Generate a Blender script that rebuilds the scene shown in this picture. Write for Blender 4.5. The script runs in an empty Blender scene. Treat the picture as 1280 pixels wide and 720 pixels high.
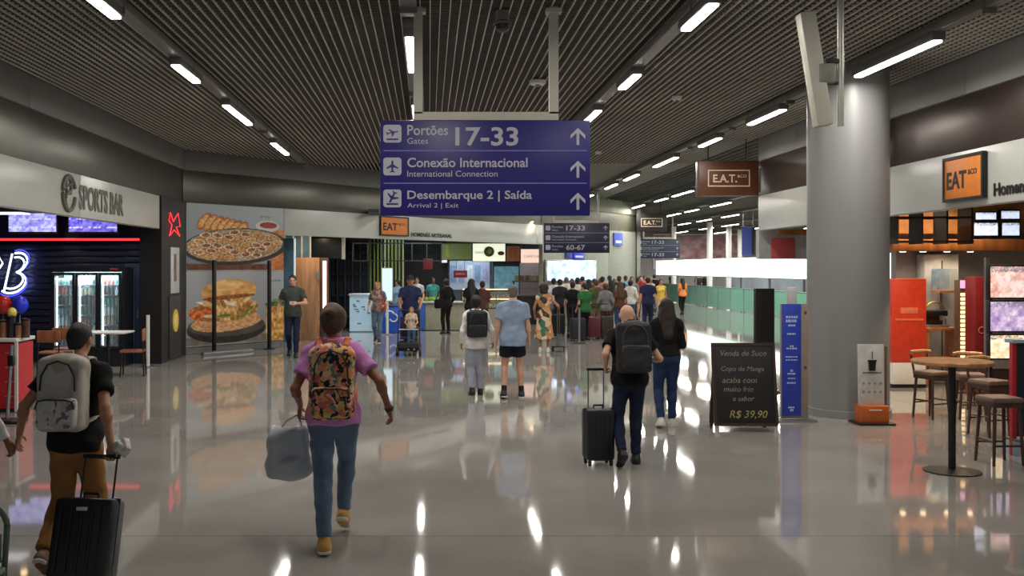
import bpy, bmesh, math, random
import numpy as np
from mathutils import Vector, Matrix, Euler

SC = bpy.context.scene
COL = SC.collection
random.seed(7)
R = math.radians

# ------------------------------------------------------------------ camera, world, exposure
F = 1280 * 35.0 / 36.0            # focal length in pixels (1280 wide)
EYE = 2.0                         # camera height; the hall runs along +Y
cam_d = bpy.data.cameras.new('camera'); cam_d.lens = 35; cam_d.sensor_width = 36
cam_d.shift_x = 104 / 1280; cam_d.shift_y = -25 / 1280
cam_d.clip_start = 0.05; cam_d.clip_end = 300
cam = bpy.data.objects.new('camera', cam_d); COL.objects.link(cam)
cam.location = (0, 0, EYE); cam.rotation_euler = (R(90), 0, 0)
SC.camera = cam
world = bpy.data.worlds.new('world'); SC.world = world; world.use_nodes = True
world.node_tree.nodes['Background'].inputs[0].default_value = (0.80, 0.84, 0.90, 1)
world.node_tree.nodes['Background'].inputs[1].default_value = 0.34
SC.view_settings.view_transform = 'Standard'; SC.view_settings.look = 'None'
SC.view_settings.gamma = 1.0; SC.view_settings.use_curve_mapping = False
SC.view_settings.exposure = 0.0
LAMP_W = 25.0                     # watts per metre of ceiling lamp
CEIL = 4.7

def PX(px, D): return (px - 536) * D / F          # sideways position of a pixel column at distance D
def PZ(py, D): return EYE - (py - 335) * D / F
def GY(py): return EYE * F / (py - 335)           # distance of a floor point seen at row py

# ------------------------------------------------------------------ materials
MATS = {}
def lin(c):
    c = c / 255.0
    return c / 12.92 if c <= 0.04045 else ((c + 0.055) / 1.055) ** 2.4
def rgb(c): return (lin(c[0]), lin(c[1]), lin(c[2]), 1)
def M(name, c=(128, 128, 128), rough=.5, metal=0.0, emit=0.0, var=.12, scale=9.0, bump=0.0, bscale=60.0, spec=.5, alpha=1.0, trans=0.0, stretch=None):
    if name in MATS: return MATS[name]
    m = bpy.data.materials.new(name); m.use_nodes = True
    nt = m.node_tree; b = nt.nodes['Principled BSDF']
    b.inputs['Roughness'].default_value = rough; b.inputs['Metallic'].default_value = metal
    b.inputs['Specular IOR Level'].default_value = spec
    if emit:
        b.inputs['Emission Color'].default_value = rgb(c); b.inputs['Emission Strength'].default_value = emit
    if trans: b.inputs['Transmission Weight'].default_value = trans
    if alpha < 1: b.inputs['Alpha'].default_value = alpha
    tc = nt.nodes.new('ShaderNodeTexCoord'); src = tc.outputs['Object']
    if stretch:
        mp = nt.nodes.new('ShaderNodeMapping'); mp.inputs['Scale'].default_value = stretch
        nt.links.new(src, mp.inputs[0]); src = mp.outputs[0]
    nz = nt.nodes.new('ShaderNodeTexNoise'); nz.inputs['Scale'].default_value = scale; nz.inputs['Detail'].default_value = 4
    nt.links.new(src, nz.inputs['Vector'])
    cr = nt.nodes.new('ShaderNodeValToRGB')
    r = rgb(c); cr.color_ramp.elements[0].position = .3; cr.color_ramp.elements[1].position = .7
    cr.color_ramp.elements[0].color = tuple(x * (1 - var) for x in r[:3]) + (1,)
    cr.color_ramp.elements[1].color = tuple(min(1, x * (1 + var)) for x in r[:3]) + (1,)
    nt.links.new(nz.outputs['Fac'], cr.inputs[0]); nt.links.new(cr.outputs[0], b.inputs['Base Color'])
    if bump:
        n2 = nt.nodes.new('ShaderNodeTexNoise'); n2.inputs['Scale'].default_value = bscale
        nt.links.new(src, n2.inputs['Vector'])
        bp = nt.nodes.new('ShaderNodeBump'); bp.inputs['Strength'].default_value = bump; bp.inputs['Distance'].default_value = .01
        nt.links.new(n2.outputs['Fac'], bp.inputs['Height']); nt.links.new(bp.outputs[0], b.inputs['Normal'])
    MATS[name] = m; return m
def cloth(name, c, var=.22, rough=.85, scale=6): return M(name, c, rough, var=var, scale=scale, bump=.5, bscale=28, spec=.2)
def pattern(name, cols, scale=18, rough=.8, rnd=True, stretch=None):
    """printed fabric: irregular patches of several colours"""
    if name in MATS: return MATS[name]
    m = bpy.data.materials.new(name); m.use_nodes = True
    nt = m.node_tree; b = nt.nodes['Principled BSDF']; b.inputs['Roughness'].default_value = rough
    tc = nt.nodes.new('ShaderNodeTexCoord')
    nz = nt.nodes.new('ShaderNodeTexNoise'); nz.inputs['Scale'].default_value = scale * .6
    nt.links.new(tc.outputs['Object'], nz.inputs['Vector'])
    mx = nt.nodes.new('ShaderNodeMixRGB'); mx.inputs[0].default_value = .12
    nt.links.new(tc.outputs['Object'], mx.inputs[1]); nt.links.new(nz.outputs['Color'], mx.inputs[2])
    vo = nt.nodes.new('ShaderNodeTexVoronoi'); vo.inputs['Scale'].default_value = scale
    src = mx.outputs[0]
    if stretch:
        mp = nt.nodes.new('ShaderNodeMapping'); mp.inputs['Scale'].default_value = stretch; mp.inputs['Rotation'].default_value = (.3, .7, .2)
        nt.links.new(src, mp.inputs[0]); src = mp.outputs[0]
    nt.links.new(src, vo.inputs['Vector'])
    sp = nt.nodes.new('ShaderNodeSeparateColor'); nt.links.new(vo.outputs['Color'], sp.inputs[0])
    cr = nt.nodes.new('ShaderNodeValToRGB'); cr.color_ramp.interpolation = 'CONSTANT'
    e = cr.color_ramp.elements
    while len(e) < len(cols): e.new(.5)
    for i, c in enumerate(cols): e[i].position = i / len(cols); e[i].color = rgb(c)
    nt.links.new(sp.outputs[0], cr.inputs[0]); nt.links.new(cr.outputs[0], b.inputs['Base Color'])
    MATS[name] = m; return m
def glass(name, c=(200, 220, 220), alpha=.25, rough=.05):
    if name in MATS: return MATS[name]
    m = bpy.data.materials.new(name); m.use_nodes = True
    nt = m.node_tree; b = nt.nodes['Principled BSDF']
    b.inputs['Base Color'].default_value = rgb(c); b.inputs['Roughness'].default_value = rough
    b.inputs['Alpha'].default_value = alpha
    MATS[name] = m; return m
def wood(name, c, scale=3, rough=.45): return M(name, c, rough, var=.35, scale=scale, stretch=(6, 6, .6), bump=.1, bscale=20)
def vcol(name, rough=.6, emit=0.0):
    """flat print or screen: colours stored on the mesh"""
    if name in MATS: return MATS[name]
    m = bpy.data.materials.new(name); m.use_nodes = True
    nt = m.node_tree; b = nt.nodes['Principled BSDF']; b.inputs['Roughness'].default_value = rough
    at = nt.nodes.new('ShaderNodeAttribute'); at.attribute_name = 'print'
    nt.links.new(at.outputs['Color'], b.inputs['Base Color'])
    if emit:
        nt.links.new(at.outputs['Color'], b.inputs['Emission Color']); b.inputs['Emission Strength'].default_value = emit
    MATS[name] = m; return m

# ------------------------------------------------------------------ objects
def tag(o, label=None, cat=None, group=None, kind=None):
    if label: o['label'] = label
    if cat: o['category'] = cat
    if group: o['group'] = group
    if kind: o['kind'] = kind
    return o
def thing(name, label, cat, loc=(0, 0, 0), rotz=0.0, group=None):
    o = bpy.data.objects.new(name, None); COL.objects.link(o); o.empty_display_size = .1
    o.location = loc; o.rotation_euler = (0, 0, rotz)
    return tag(o, label, cat, group)
def link(name, me, mat=None, parent=None, loc=None, rot=None, label=None):
    o = bpy.data.objects.new(name, me); COL.objects.link(o)
    if mat is not None and not me.materials: me.materials.append(mat)
    if parent: o.parent = parent
    if loc: o.location = loc
    if rot: o.rotation_euler = rot
    if label: o['label'] = label
    return o
def kids(o): return list(o.children)
def dup(o, loc=None, rotz=None, label=None, parent=None, group=None):
    c = o.copy(); COL.objects.link(c)
    if parent: c.parent = parent
    if loc: c.location = loc
    if rotz is not None: c.rotation_euler = (0, 0, rotz)
    if label: c['label'] = label
    if group: c['group'] = group
    for ch in kids(o): dup(ch, parent=c)
    return c
def recolor(o, mats):
    """give a copied object its own materials, slot by slot, without touching the shared mesh"""
    for i, m in enumerate(mats):
        o.material_slots[i].link = 'OBJECT'; o.material_slots[i].material = m

class MB:
    """collects shapes of ONE part"""
    def __init__(s): s.bm = bmesh.new()
    def box(s, c, d, rot=None, bev=0.0):
        r = bmesh.ops.create_cube(s.bm, size=1.0); vs = r['verts']
        bmesh.ops.scale(s.bm, vec=d, verts=vs)
        if bev:
            es = {e for v in vs for e in v.link_edges}
            rr = bmesh.ops.bevel(s.bm, geom=list(es) + vs, offset=bev, segments=2, affect='EDGES', profile=.5)
            vs = list({v for f in rr['faces'] for v in f.verts} | {v for v in vs if v.is_valid})
        if rot: bmesh.ops.rotate(s.bm, cent=(0, 0, 0), matrix=Euler(rot).to_matrix(), verts=vs)
        bmesh.ops.translate(s.bm, vec=c, verts=vs); return s
    def cyl(s, a, b, r, r2=None, seg=16, caps=True):
        a = Vector(a); b = Vector(b); d = b - a; r2 = r if r2 is None else r2
        rr = bmesh.ops.create_cone(s.bm, cap_ends=caps, segments=seg, radius1=r, radius2=r2, depth=d.length)
        q = d.to_track_quat('Z', 'Y').to_matrix().to_4x4()
        bmesh.ops.transform(s.bm, matrix=Matrix.Translation((a + b) / 2) @ q, verts=rr['verts']); return s
    def tube(s, pts, r, seg=10, closed=False, close_ends=True):
        pts = [Vector(p) for p in pts]; n = len(pts); rings = []
        for i, p in enumerate(pts):
            t = (pts[(i + 1) % n] - pts[i - 1]) if closed else (pts[min(i + 1, n - 1)] - pts[max(i - 1, 0)])
            t.normalize(); u = t.cross(Vector((0, 0, 1)))
            if u.length < .05: u = t.cross(Vector((0, 1, 0)))
            u.normalize(); w = u.cross(t)
            rings.append([s.bm.verts.new(p + u * (r * math.cos(2 * math.pi * k / seg)) + w * (r * math.sin(2 * math.pi * k / seg))) for k in range(seg)])
        for i in range(n if closed else n - 1):
            A, B = rings[i], rings[(i + 1) % n]
            for k in range(seg): s.bm.faces.new((A[k], A[(k + 1) % seg], B[(k + 1) % seg], B[k]))
        if not closed and close_ends: s.bm.faces.new(rings[0]); s.bm.faces.new(rings[-1])
        return s
    def lathe(s, prof, seg=24, c=(0, 0, 0)):
        rings = [[s.bm.verts.new((c[0] + r * math.cos(2 * math.pi * k / seg), c[1] + r * math.sin(2 * math.pi * k / seg), c[2] + z)) for k in range(seg)] for r, z in prof]
        for A, B in zip(rings, rings[1:]):
            for k in range(seg): s.bm.faces.new((A[k], A[(k + 1) % seg], B[(k + 1) % seg], B[k]))
        s.bm.faces.new(rings[0][::-1]); s.bm.faces.new(rings[-1]); return s
    def prism(s, pts, y0, y1):
        """outline in local x,z extruded from y0 to y1"""
        A = [s.bm.verts.new((x, y0, z)) for x, z in pts]; B = [s.bm.verts.new((x, y1, z)) for x, z in pts]
        n = len(pts)
        for i in range(n): s.bm.faces.new((A[i], A[(i + 1) % n], B[(i + 1) % n], B[i]))
        s.bm.faces.new(A[::-1]); s.bm.faces.new(B); return s
    def ball(s, c, r, seg=12, sc=None):
        rr = bmesh.ops.create_uvsphere(s.bm, u_segments=seg, v_segments=max(6, seg * 2 // 3), radius=r)
        if sc: bmesh.ops.scale(s.bm, vec=sc, verts=rr['verts'])
        bmesh.ops.translate(s.bm, vec=c, verts=rr['verts']); return s
    def mesh(s, smooth=True):
        bmesh.ops.recalc_face_normals(s.bm, faces=s.bm.faces)
        me = bpy.data.meshes.new('m'); s.bm.to_mesh(me); s.bm.free()
        if smooth:
            me.shade_smooth(); me.set_sharp_from_angle(angle=R(40))
        return me
    def make(s, name, mat, parent=None, loc=None, rot=None, label=None, smooth=True):
        me = s.mesh(smooth); me.name = name
        return link(name, me, mat, parent, loc, rot, label)
def arc(c, r, a0, a1, n=10, plane='xz'):
    out = []
    for i in range(n + 1):
        a = R(a0 + (a1 - a0) * i / n)
        if plane == 'xz': out.append((c[0] + r * math.cos(a), c[1], c[2] + r * math.sin(a)))
        elif plane == 'xy': out.append((c[0] + r * math.cos(a), c[1] + r * math.sin(a), c[2]))
        else: out.append((c[0], c[1] + r * math.cos(a), c[2] + r * math.sin(a)))
    return out
def rrect(x0, x1, z0, z1, r, n=4):
    pts = []
    for cx, cz, a in ((x1 - r, z1 - r, 0), (x0 + r, z1 - r, 90), (x0 + r, z0 + r, 180), (x1 - r, z0 + r, 270)):
        for i in range(n + 1):
            t = R(a + 90 * i / n); pts.append((cx + r * math.cos(t), cz + r * math.sin(t)))
    return pts
def lettering(txt, mat, parent, cx, cz, h=None, w=None, y=0.0, depth=.004, left=None, shear=0, name='lettering', bold=0.0, spacing=1.0):
    """raised letters in the local x,z plane, facing -y; h = height of the letters, w = width of the line"""
    cu = bpy.data.curves.new('t', 'FONT'); cu.body = txt; cu.size = 1; cu.extrude = .02; cu.shear = shear; cu.offset = bold
    cu.resolution_u = 3; cu.space_character = spacing
    to = bpy.data.objects.new('t', cu); COL.objects.link(to)
    me = bpy.data.meshes.new_from_object(to.evaluated_get(bpy.context.evaluated_depsgraph_get()))
    bpy.data.objects.remove(to); bpy.data.curves.remove(cu)
    n = len(me.vertices); a = np.empty(n * 3, np.float32); me.vertices.foreach_get('co', a); a = a.reshape(-1, 3)
    lo = a.min(0); hi = a.max(0)
    if h is None: h = (hi[1] - lo[1]) * w / (hi[0] - lo[0])
    sz = h / (hi[1] - lo[1]); sx = w / (hi[0] - lo[0]) if w else sz
    out = np.zeros_like(a)
    x = (a[:, 0] - lo[0]) * sx
    out[:, 0] = x + (left if left is not None else cx - (hi[0] - lo[0]) * sx / 2)
    out[:, 2] = (a[:, 1] - lo[1]) * sz + cz - h / 2
    out[:, 1] = y - (a[:, 2] - lo[2]) / (hi[2] - lo[2] + 1e-9) * depth
    me.vertices.foreach_set('co', out.ravel()); me.materials.clear()
    me.name = name
    return link(name, me, mat, parent)
def printed(name, parent, x0, x1, z0, z1, y, nx, nz, fn, mat, label=None, hit=False):
    """flat printed sheet (local x,z plane, facing -y) with a thin edge; fn(u, v) gives sRGB 0..255 arrays, v upwards"""
    xs = np.linspace(x0, x1, nx + 1); zs = np.linspace(z0, z1, nz + 1)
    X, Z = np.meshgrid(xs, zs); V = np.zeros((X.size, 3), np.float32); V[:, 0] = X.ravel(); V[:, 1] = y; V[:, 2] = Z.ravel()
    i = np.arange(nx * nz); r = i // nx; c = i % nx; a = r * (nx + 1) + c
    Q = np.stack([a, a + 1, a + nx + 2, a + nx + 1], 1)
    me = quads(V, Q, smooth=False)
    u = (X.ravel() - x0) / (x1 - x0); v = (Z.ravel() - z0) / (z1 - z0)
    C = np.clip(fn(u, v), 0, 255) / 255.0
    C = np.where(C <= .04045, C / 12.92, ((C + .055) / 1.055) ** 2.4)
    at = me.color_attributes.new('print', 'FLOAT_COLOR', 'POINT')
    at.data.foreach_set('color', np.concatenate([C, np.ones((len(C), 1))], 1).astype(np.float32).ravel())
    return link(name, me, mat, parent, label=label)
def quads(V, Q, smooth=True):
    me = bpy.data.meshes.new('m'); n = len(Q); k = Q.shape[1] if n else 4
    me.vertices.add(len(V)); me.vertices.foreach_set('co', np.ascontiguousarray(V, np.float32).ravel())
    me.loops.add(n * k); me.loops.foreach_set('vertex_index', np.ascontiguousarray(Q, np.int32).ravel())
    me.polygons.add(n); me.polygons.foreach_set('loop_start', np.arange(0, n * k, k, dtype=np.int32))
    me.polygons.foreach_set('use_smooth', np.full(n, smooth, bool))
    me.update(calc_edges=True); return me

# ------------------------------------------------------------------ smooth solids (distance fields turned into one closed surface)
def V3(*a): return np.array(a, float)
def nrm(v): return v / (np.linalg.norm(v) + 1e-9)
def cap(a, b, ra, rb=None, k=.03, flat=None, cut=False, cuta=False, planes=(), sub=False):
    return dict(t='c', a=np.array(a, float), b=np.array(b, float), ra=ra, rb=ra if rb is None else rb, k=k, flat=flat, cut=cut, cuta=cuta, planes=planes, sub=sub)
def ell(c, r, rot=None, k=.03, planes=(), sub=False):
    return dict(t='e', c=np.array(c, float), r=np.array(r, float), R=rot, k=k, planes=planes, sub=sub)
def rbx(c, h, rr, rot=None, k=.01, planes=(), sub=False):
    return dict(t='b', c=np.array(c, float), h=np.array(h, float), rr=rr, R=rot, k=k, planes=planes, sub=sub)
def pbounds(p):
    if p['t'] == 'c':
        r = max(p['ra'], p['rb']); return np.minimum(p['a'], p['b']) - r, np.maximum(p['a'], p['b']) + r
    m = p['r'].max() if p['t'] == 'e' else np.linalg.norm(p['h'])
    if p['R'] is None: m = p['r'] if p['t'] == 'e' else p['h']
    return p['c'] - m, p['c'] + m
def pdist(p, X, Y, Z):
    if p['t'] == 'c':
        a = p['a']; d = p['b'] - a; L2 = d @ d + 1e-12; L = math.sqrt(L2)
        x, y, z = X - a[0], Y - a[1], Z - a[2]
        t0 = (x * d[0] + y * d[1] + z * d[2]) / L2; t = np.clip(t0, 0, 1)
        x = x - t * d[0]; y = y - t * d[1]; z = z - t * d[2]
        if p['flat'] is not None:
            u, f = p['flat']; s = (x * u[0] + y * u[1] + z * u[2]) * (1 / f - 1)
            x = x + s * u[0]; y = y + s * u[1]; z = z + s * u[2]
        r = np.sqrt(x * x + y * y + z * z) - (p['ra'] + (p['rb'] - p['ra']) * t)
        if p['cut']: r = np.maximum(r, (t0 - 1) * L)
        if p['cuta']: r = np.maximum(r, -t0 * L)
    else:
        c = p['c']; x, y, z = X - c[0], Y - c[1], Z - c[2]
        if p['R'] is not None:
            m = p['R']; x, y, z = m[0, 0] * x + m[1, 0] * y + m[2, 0] * z, m[0, 1] * x + m[1, 1] * y + m[2, 1] * z, m[0, 2] * x + m[1, 2] * y + m[2, 2] * z
        if p['t'] == 'e':
            q = p['r']; k0 = np.sqrt((x / q[0]) ** 2 + (y / q[1]) ** 2 + (z / q[2]) ** 2)
            k1 = np.sqrt((x / q[0] ** 2) ** 2 + (y / q[1] ** 2) ** 2 + (z / q[2] ** 2) ** 2) + 1e-9
            r = k0 * (k0 - 1) / k1
        else:
            h = p['h'] - p['rr']; ax, ay, az = np.abs(x) - h[0], np.abs(y) - h[1], np.abs(z) - h[2]
            r = np.sqrt(np.maximum(ax, 0) ** 2 + np.maximum(ay, 0) ** 2 + np.maximum(az, 0) ** 2) + np.minimum(np.maximum(np.maximum(ax, ay), az), 0) - p['rr']
    for o, n in p['planes']:
        r = np.maximum(r, (X - o[0]) * n[0] + (Y - o[1]) * n[1] + (Z - o[2]) * n[2])
    return r
def solid(prims, h, folds=0.0, seed=0):
    prims = [p for p in prims if p]
    B = [pbounds(p) for p in prims if not p['sub']]
    lo = np.min([b[0] for b in B], 0) - 3 * h - .01; hi = np.max([b[1] for b in B], 0) + 3 * h + .01
    n = np.ceil((hi - lo) / h).astype(int) + 1
    D = np.full(n, .5, np.float32)
    ax = [lo[i] + h * np.arange(n[i]) for i in range(3)]
    for p in prims:
        b0, b1 = pbounds(p); mg = (p['k'] if not p['sub'] else 0) + 3 * h
        i0 = np.maximum(np.floor((b0 - mg - lo) / h).astype(int), 0); i1 = np.minimum(np.ceil((b1 + mg - lo) / h).astype(int) + 1, n)
        if (i1 <= i0).any(): continue
        sl = tuple(slice(a, b) for a, b in zip(i0, i1))
        d = pdist(p, ax[0][sl[0]][:, None, None], ax[1][sl[1]][None, :, None], ax[2][sl[2]][None, None, :]).astype(np.float32)
        o = D[sl]
        if p['sub']: D[sl] = np.maximum(o, -d)
        else:
            k = p['k']
            if k > 0:
                q = np.clip(.5 + .5 * (o - d) / k, 0, 1); D[sl] = o + (d - o) * q - k * q * (1 - q)
            else: D[sl] = np.minimum(o, d)
    if folds:
        x, y, z = ax[0][:, None, None], ax[1][None, :, None], ax[2][None, None, :]
        s = seed
        D = D + folds * (np.sin(31 * z + 17 * x + 3 * np.sin(11 * y + s)) * np.sin(13 * x - 9 * z + s) + .6 * np.sin(52 * z - 23 * x + 29 * y + 2 * s)).astype(np.float32)
    return nets(D, lo, h)
def nets(D, lo, h):
    S = D < 0; n = S.shape
    cnt = np.zeros((n[0] - 1, n[1] - 1, n[2] - 1), np.int8)
    for i in (0, 1):
        for j in (0, 1):
            for k in (0, 1): cnt += S[i:n[0] - 1 + i, j:n[1] - 1 + j, k:n[2] - 1 + k]
    act = np.argwhere((cnt > 0) & (cnt < 8)); idx = np.full(cnt.shape, -1, np.int32)
    idx[act[:, 0], act[:, 1], act[:, 2]] = np.arange(len(act))
    acc = np.zeros((len(act), 3)); num = np.zeros(len(act))
    cs = [(i, j, k) for i in (0, 1) for j in (0, 1) for k in (0, 1)]
    vals = {c: D[act[:, 0] + c[0], act[:, 1] + c[1], act[:, 2] + c[2]].astype(float) for c in cs}
    for c in cs:
        for a in range(3):
            if c[a] == 0:
                e = list(c); e[a] = 1; e = tuple(e); v0, v1 = vals[c], vals[e]
                m = (v0 < 0) != (v1 < 0); t = np.where(m, v0 / np.where(m, v0 - v1, 1), 0)
                pt = np.tile(np.array(c, float), (len(act), 1)); pt[:, a] = t
                acc += pt * m[:, None]; num += m
    V = lo + h * (act + acc / num[:, None])
    Q = []
    for a in range(3):
        b, c = (a + 1) % 3, (a + 2) % 3
        s0 = [slice(None)] * 3; s1 = [slice(None)] * 3; s0[a] = slice(0, -1); s1[a] = slice(1, None)
        for s in (s0, s1): s[b] = slice(1, -1); s[c] = slice(1, -1)
        A, Bb = S[tuple(s0)], S[tuple(s1)]
        e = np.argwhere(A != Bb); pos = e.copy(); pos[:, b] += 1; pos[:, c] += 1
        flip = ~A[e[:, 0], e[:, 1], e[:, 2]]
        def cell(db, dc):
            q = pos.copy(); q[:, b] -= db; q[:, c] -= dc; return idx[q[:, 0], q[:, 1], q[:, 2]]
        q = np.stack([cell(1, 1), cell(0, 1), cell(0, 0), cell(1, 0)], 1)
        q[flip] = q[flip][:, ::-1]; Q.append(q)
    Q = np.concatenate(Q); Q = Q[(Q >= 0).all(1)]
    return V, Q
def solid_obj(name, prims, h, mat, parent=None, scale=1.0, folds=0.0, label=None, smooth_it=1, seed=0):
    V, Q = solid(prims, h, folds, seed)
    if smooth_it and len(V):
        E = np.concatenate([Q[:, [0, 1]], Q[:, [1, 2]], Q[:, [2, 3]], Q[:, [3, 0]]])
        for _ in range(smooth_it):
            s = np.zeros_like(V); c = np.zeros(len(V))
            for k in range(3):
                s[:, k] = np.bincount(E[:, 0], V[E[:, 1], k], len(V)) + np.bincount(E[:, 1], V[E[:, 0], k], len(V))
            c = np.bincount(E[:, 0], minlength=len(V)) + np.bincount(E[:, 1], minlength=len(V))
            V = V * .5 + .5 * s / np.maximum(c, 1)[:, None]
    me = quads(V * scale, Q); me.name = name
    return link(name, me, mat, parent, label=label)
def rotm(ax, ay, az): return np.array(Euler((R(ax), R(ay), R(az))).to_matrix())
# ------------------------------------------------------------------ people
SKIN = {'light': (208, 160, 132), 'tan': (176, 124, 92), 'brown': (140, 92, 64), 'dark': (96, 62, 46)}
def skin(k): return M('skin_' + k, SKIN[k], .55, var=.08, scale=14, bump=.08, bscale=120)
HAIRC = {'black': (26, 22, 20), 'brown': (78, 53, 38), 'blond': (150, 112, 72), 'grey': (104, 101, 97), 'stubble': (150, 112, 92), 'darkbrown': (44, 31, 24)}
def hairm(k): return M('hair_' + k, HAIRC[k], .6, var=.4, scale=18, stretch=(5, 5, 1), bump=.6, bscale=50)
EYE_M = M('eye', (30, 24, 22), .15); LIP_M = M('lip', (150, 84, 76), .5)

def ik(S, W, l1, l2, hint):
    d = W - S; L = np.linalg.norm(d)
    if L > (l1 + l2) * .999: W = S + d / L * (l1 + l2) * .999; d = W - S; L = np.linalg.norm(d)
    u = d / L; a = (l1 * l1 - l2 * l2 + L * L) / (2 * L); h = math.sqrt(max(l1 * l1 - a * a, 0))
    n = np.array(hint, float); n = nrm(n - (n @ u) * u)
    return S + u * a + n * h, W

class Person: pass
STAND = ((-.10, 0, 0, 0), (.10, .02, 0, 0))
def person(label, x, y, rot=0.0, H=1.72, fem=False, h=.012, sk='tan', feet=STAND, hands=(None, None), lean=0.0, fat=1.0,
           top=('tee', None), bottom=('trousers', None), shoes=(None, None), hair=('short', 'black'), head=(0, 0), curl=(25, 25),
           z=0.0, group=None, palm=(None, None), handdir=(None, None), elbow=(None, None), cat='person', socks=None, hem=.86, loose=.02, fade=None):
    P = Person(); s = H / 1.73; P.s = s
    rt = thing('person', label, cat, (x, y, z), rot, group); P.root = rt; P.lean = lean; P.rot = rot
    sw = .155 if fem else .178; hipx = .085
    # legs first: the pelvis sinks until both feet reach the floor
    ank = []
    for i, (fx, fy, fz, pit) in enumerate(feet):
        yaw = R(6) * (1 if i else -1); p = R(pit)
        f = V3(math.sin(yaw) * math.cos(p), math.cos(yaw) * math.cos(p), -math.sin(p)); u = V3(math.sin(yaw) * math.sin(p), math.cos(yaw) * math.sin(p), math.cos(p))
        lows = [f[2] * a - u[2] * .085 for a in (-.07, .18)]
        A = V3(fx, fy, fz - min(lows)); ank.append((A, f, u))
    pz = .0; l1, l2 = .425, .405
    for i, (A, f, u) in enumerate(ank):
        hx = hipx * (1 if i else -1); dd = math.hypot(A[0] - hx, A[1]); top_z = A[2] + math.sqrt(max((l1 + l2) ** 2 * .995 - dd * dd, .01))
        pz = min(pz, top_z - .90)
    c, sn = math.cos(R(lean)), math.sin(R(lean))
    def T(a, b, zz):
        q = zz - .95; return V3(a, b * c + q * sn, .95 + pz + q * c - b * sn)
    def T0(a, b, zz): return V3(a, b, zz + pz)
    P.T = T
    RL = rotm(-lean, 0, 0)
    skm = skin(sk)
    def torso(o, arms=True):
        g = fat
        L = [ell(T0(0, 0, .95), (.165 * (1.04 if fem else 1) * g + o, .118 * g + o, .115 + o), k=.05),
             ell(T0(-.075, -.04, .915), (.085 + o, .085 + o, .09 + o), k=.04), ell(T0(.075, -.04, .915), (.085 + o, .085 + o, .09 + o), k=.04),
             ell(T(0, .012, 1.09), ((.125 if fem else .143) * g + o, .105 * g + o, .15 + o), RL, k=.06),
             ell(T(0, -.005, 1.27), ((.142 if fem else .163) * g + o, .112 * g + o, .175 + o), RL, k=.06),
             cap(T(0, -.012, 1.405), T(-sw + .005, -.012, 1.382), .062 + o, .05 + o, k=.05), cap(T(0, -.012, 1.405), T(sw - .005, -.012, 1.382), .062 + o, .05 + o, k=.05),
             cap(T(-.10, -.015, 1.42), T(0, -.02, 1.475), .042 + o, .05 + o, k=.04), cap(T(.10, -.015, 1.42), T(0, -.02, 1.475), .042 + o, .05 + o, k=.04)]
        if fem: L += [ell(T(q * .065, .085, 1.265), (.055 + o,) * 3, k=.03) for q in (-1, 1)]
        return L
    body = torso(0)
    C = T(0, .02, 1.615); Hd = RL @ rotm(-head[0] + lean * .6, 0, head[1]); P.C = C; P.Hd = Hd
    def hp(a, b, q): return C + Hd @ V3(a, b, q)
    P.hp = hp
    body += [cap(T(0, -.02, 1.43), hp(0, -.02, -.05), .05 if fem else .058, .047 if fem else .055, k=.03),
             ell(hp(0, -.008, .02), (.077, .097, .095), Hd, k=.02), ell(hp(0, .022, -.045), (.058, .072, .068), Hd, k=.03), ell(hp(0, .068, -.086), (.024, .022, .02), Hd, k=.02),
             cap(hp(0, .088, .012), hp(0, .106, -.022), .010, .015, k=.012), cap(hp(-.036, .082, .032), hp(.036, .082, .032), .012, k=.015),
             ell(hp(-.079, -.004, -.005), (.011, .024, .033), Hd, k=.006), ell(hp(.079, -.004, -.005), (.011, .024, .033), Hd, k=.006),
             ell(hp(-.032, .1, .01), (.016, .014, .011), Hd, sub=True), ell(hp(.032, .1, .01), (.016, .014, .011), Hd, sub=True),
             cap(hp(-.02, .093, -.055), hp(.02, .093, -.055), .006, k=.008)]
    am = .9 if fem else 1.0; fr = max(.0088, .55 * h)
    P.hand = []; arms = []
    for i in (0, 1):
        q = 1 if i else -1
        S = T(q * sw, -.01, 1.385)
        W = T(q * (sw + .075), .04, .865) if hands[i] is None else V3(*hands[i])
        E, W = ik(S, W, .285, .25, elbow[i] or (q * .35, -1, -.15))
        arms.append((S, E, W))
        body += [cap(S, E, .046 * am, .037 * am, k=.035), cap(E, W, .037 * am, .025 * am, k=.015), ell(E + .25 * (W - E), (.036 * am,) * 3, k=.03)]
        d = nrm(W - E) if handdir[i] is None else nrm(V3(*handdir[i]))
        n = V3(-q, 0, 0) if palm[i] is None else V3(*palm[i]); n = nrm(n - (n @ d) * d)
        u = np.cross(n, d) * (1 if i else -1)
        if palm[i] is None and u[1] < 0 and abs(d[2]) > .5: u = -u
        K = W + d * .088
        body += [cap(W, W + d * .05 + u * .006, .026, .034, k=.012, flat=(n, .55)), cap(W + d * .045 + u * .02, K + u * .024, .019, .016, k=.012, flat=(n, .8)),
                 cap(W + d * .045 - u * .02, K - u * .026, .019, .015, k=.012, flat=(n, .8))]
        cu = R(curl[i])
        for j, (o, L) in enumerate(((.032, .072), (.011, .082), (-.011, .076), (-.031, .058))):
            pnt = K + u * o - d * .008; a = cu * (.6 + .12 * j)
            for m, f in enumerate((.42, .32, .26)):
                dd = d * math.cos(a) + n * math.sin(a) + u * o * .8; nx = pnt + nrm(dd) * L * f
                body.append(cap(pnt, nx, fr * (1 - .07 * m), fr * (.93 - .07 * m), k=.004)); pnt = nx; a += cu
        t0 = W + d * .028 + u * .026; t1 = t0 + nrm(d * .7 + u * .65 + n * .35) * .045; t2 = t1 + nrm(d * .85 + u * .15 + n * (.35 + .4 * math.sin(cu))) * .034
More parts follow.
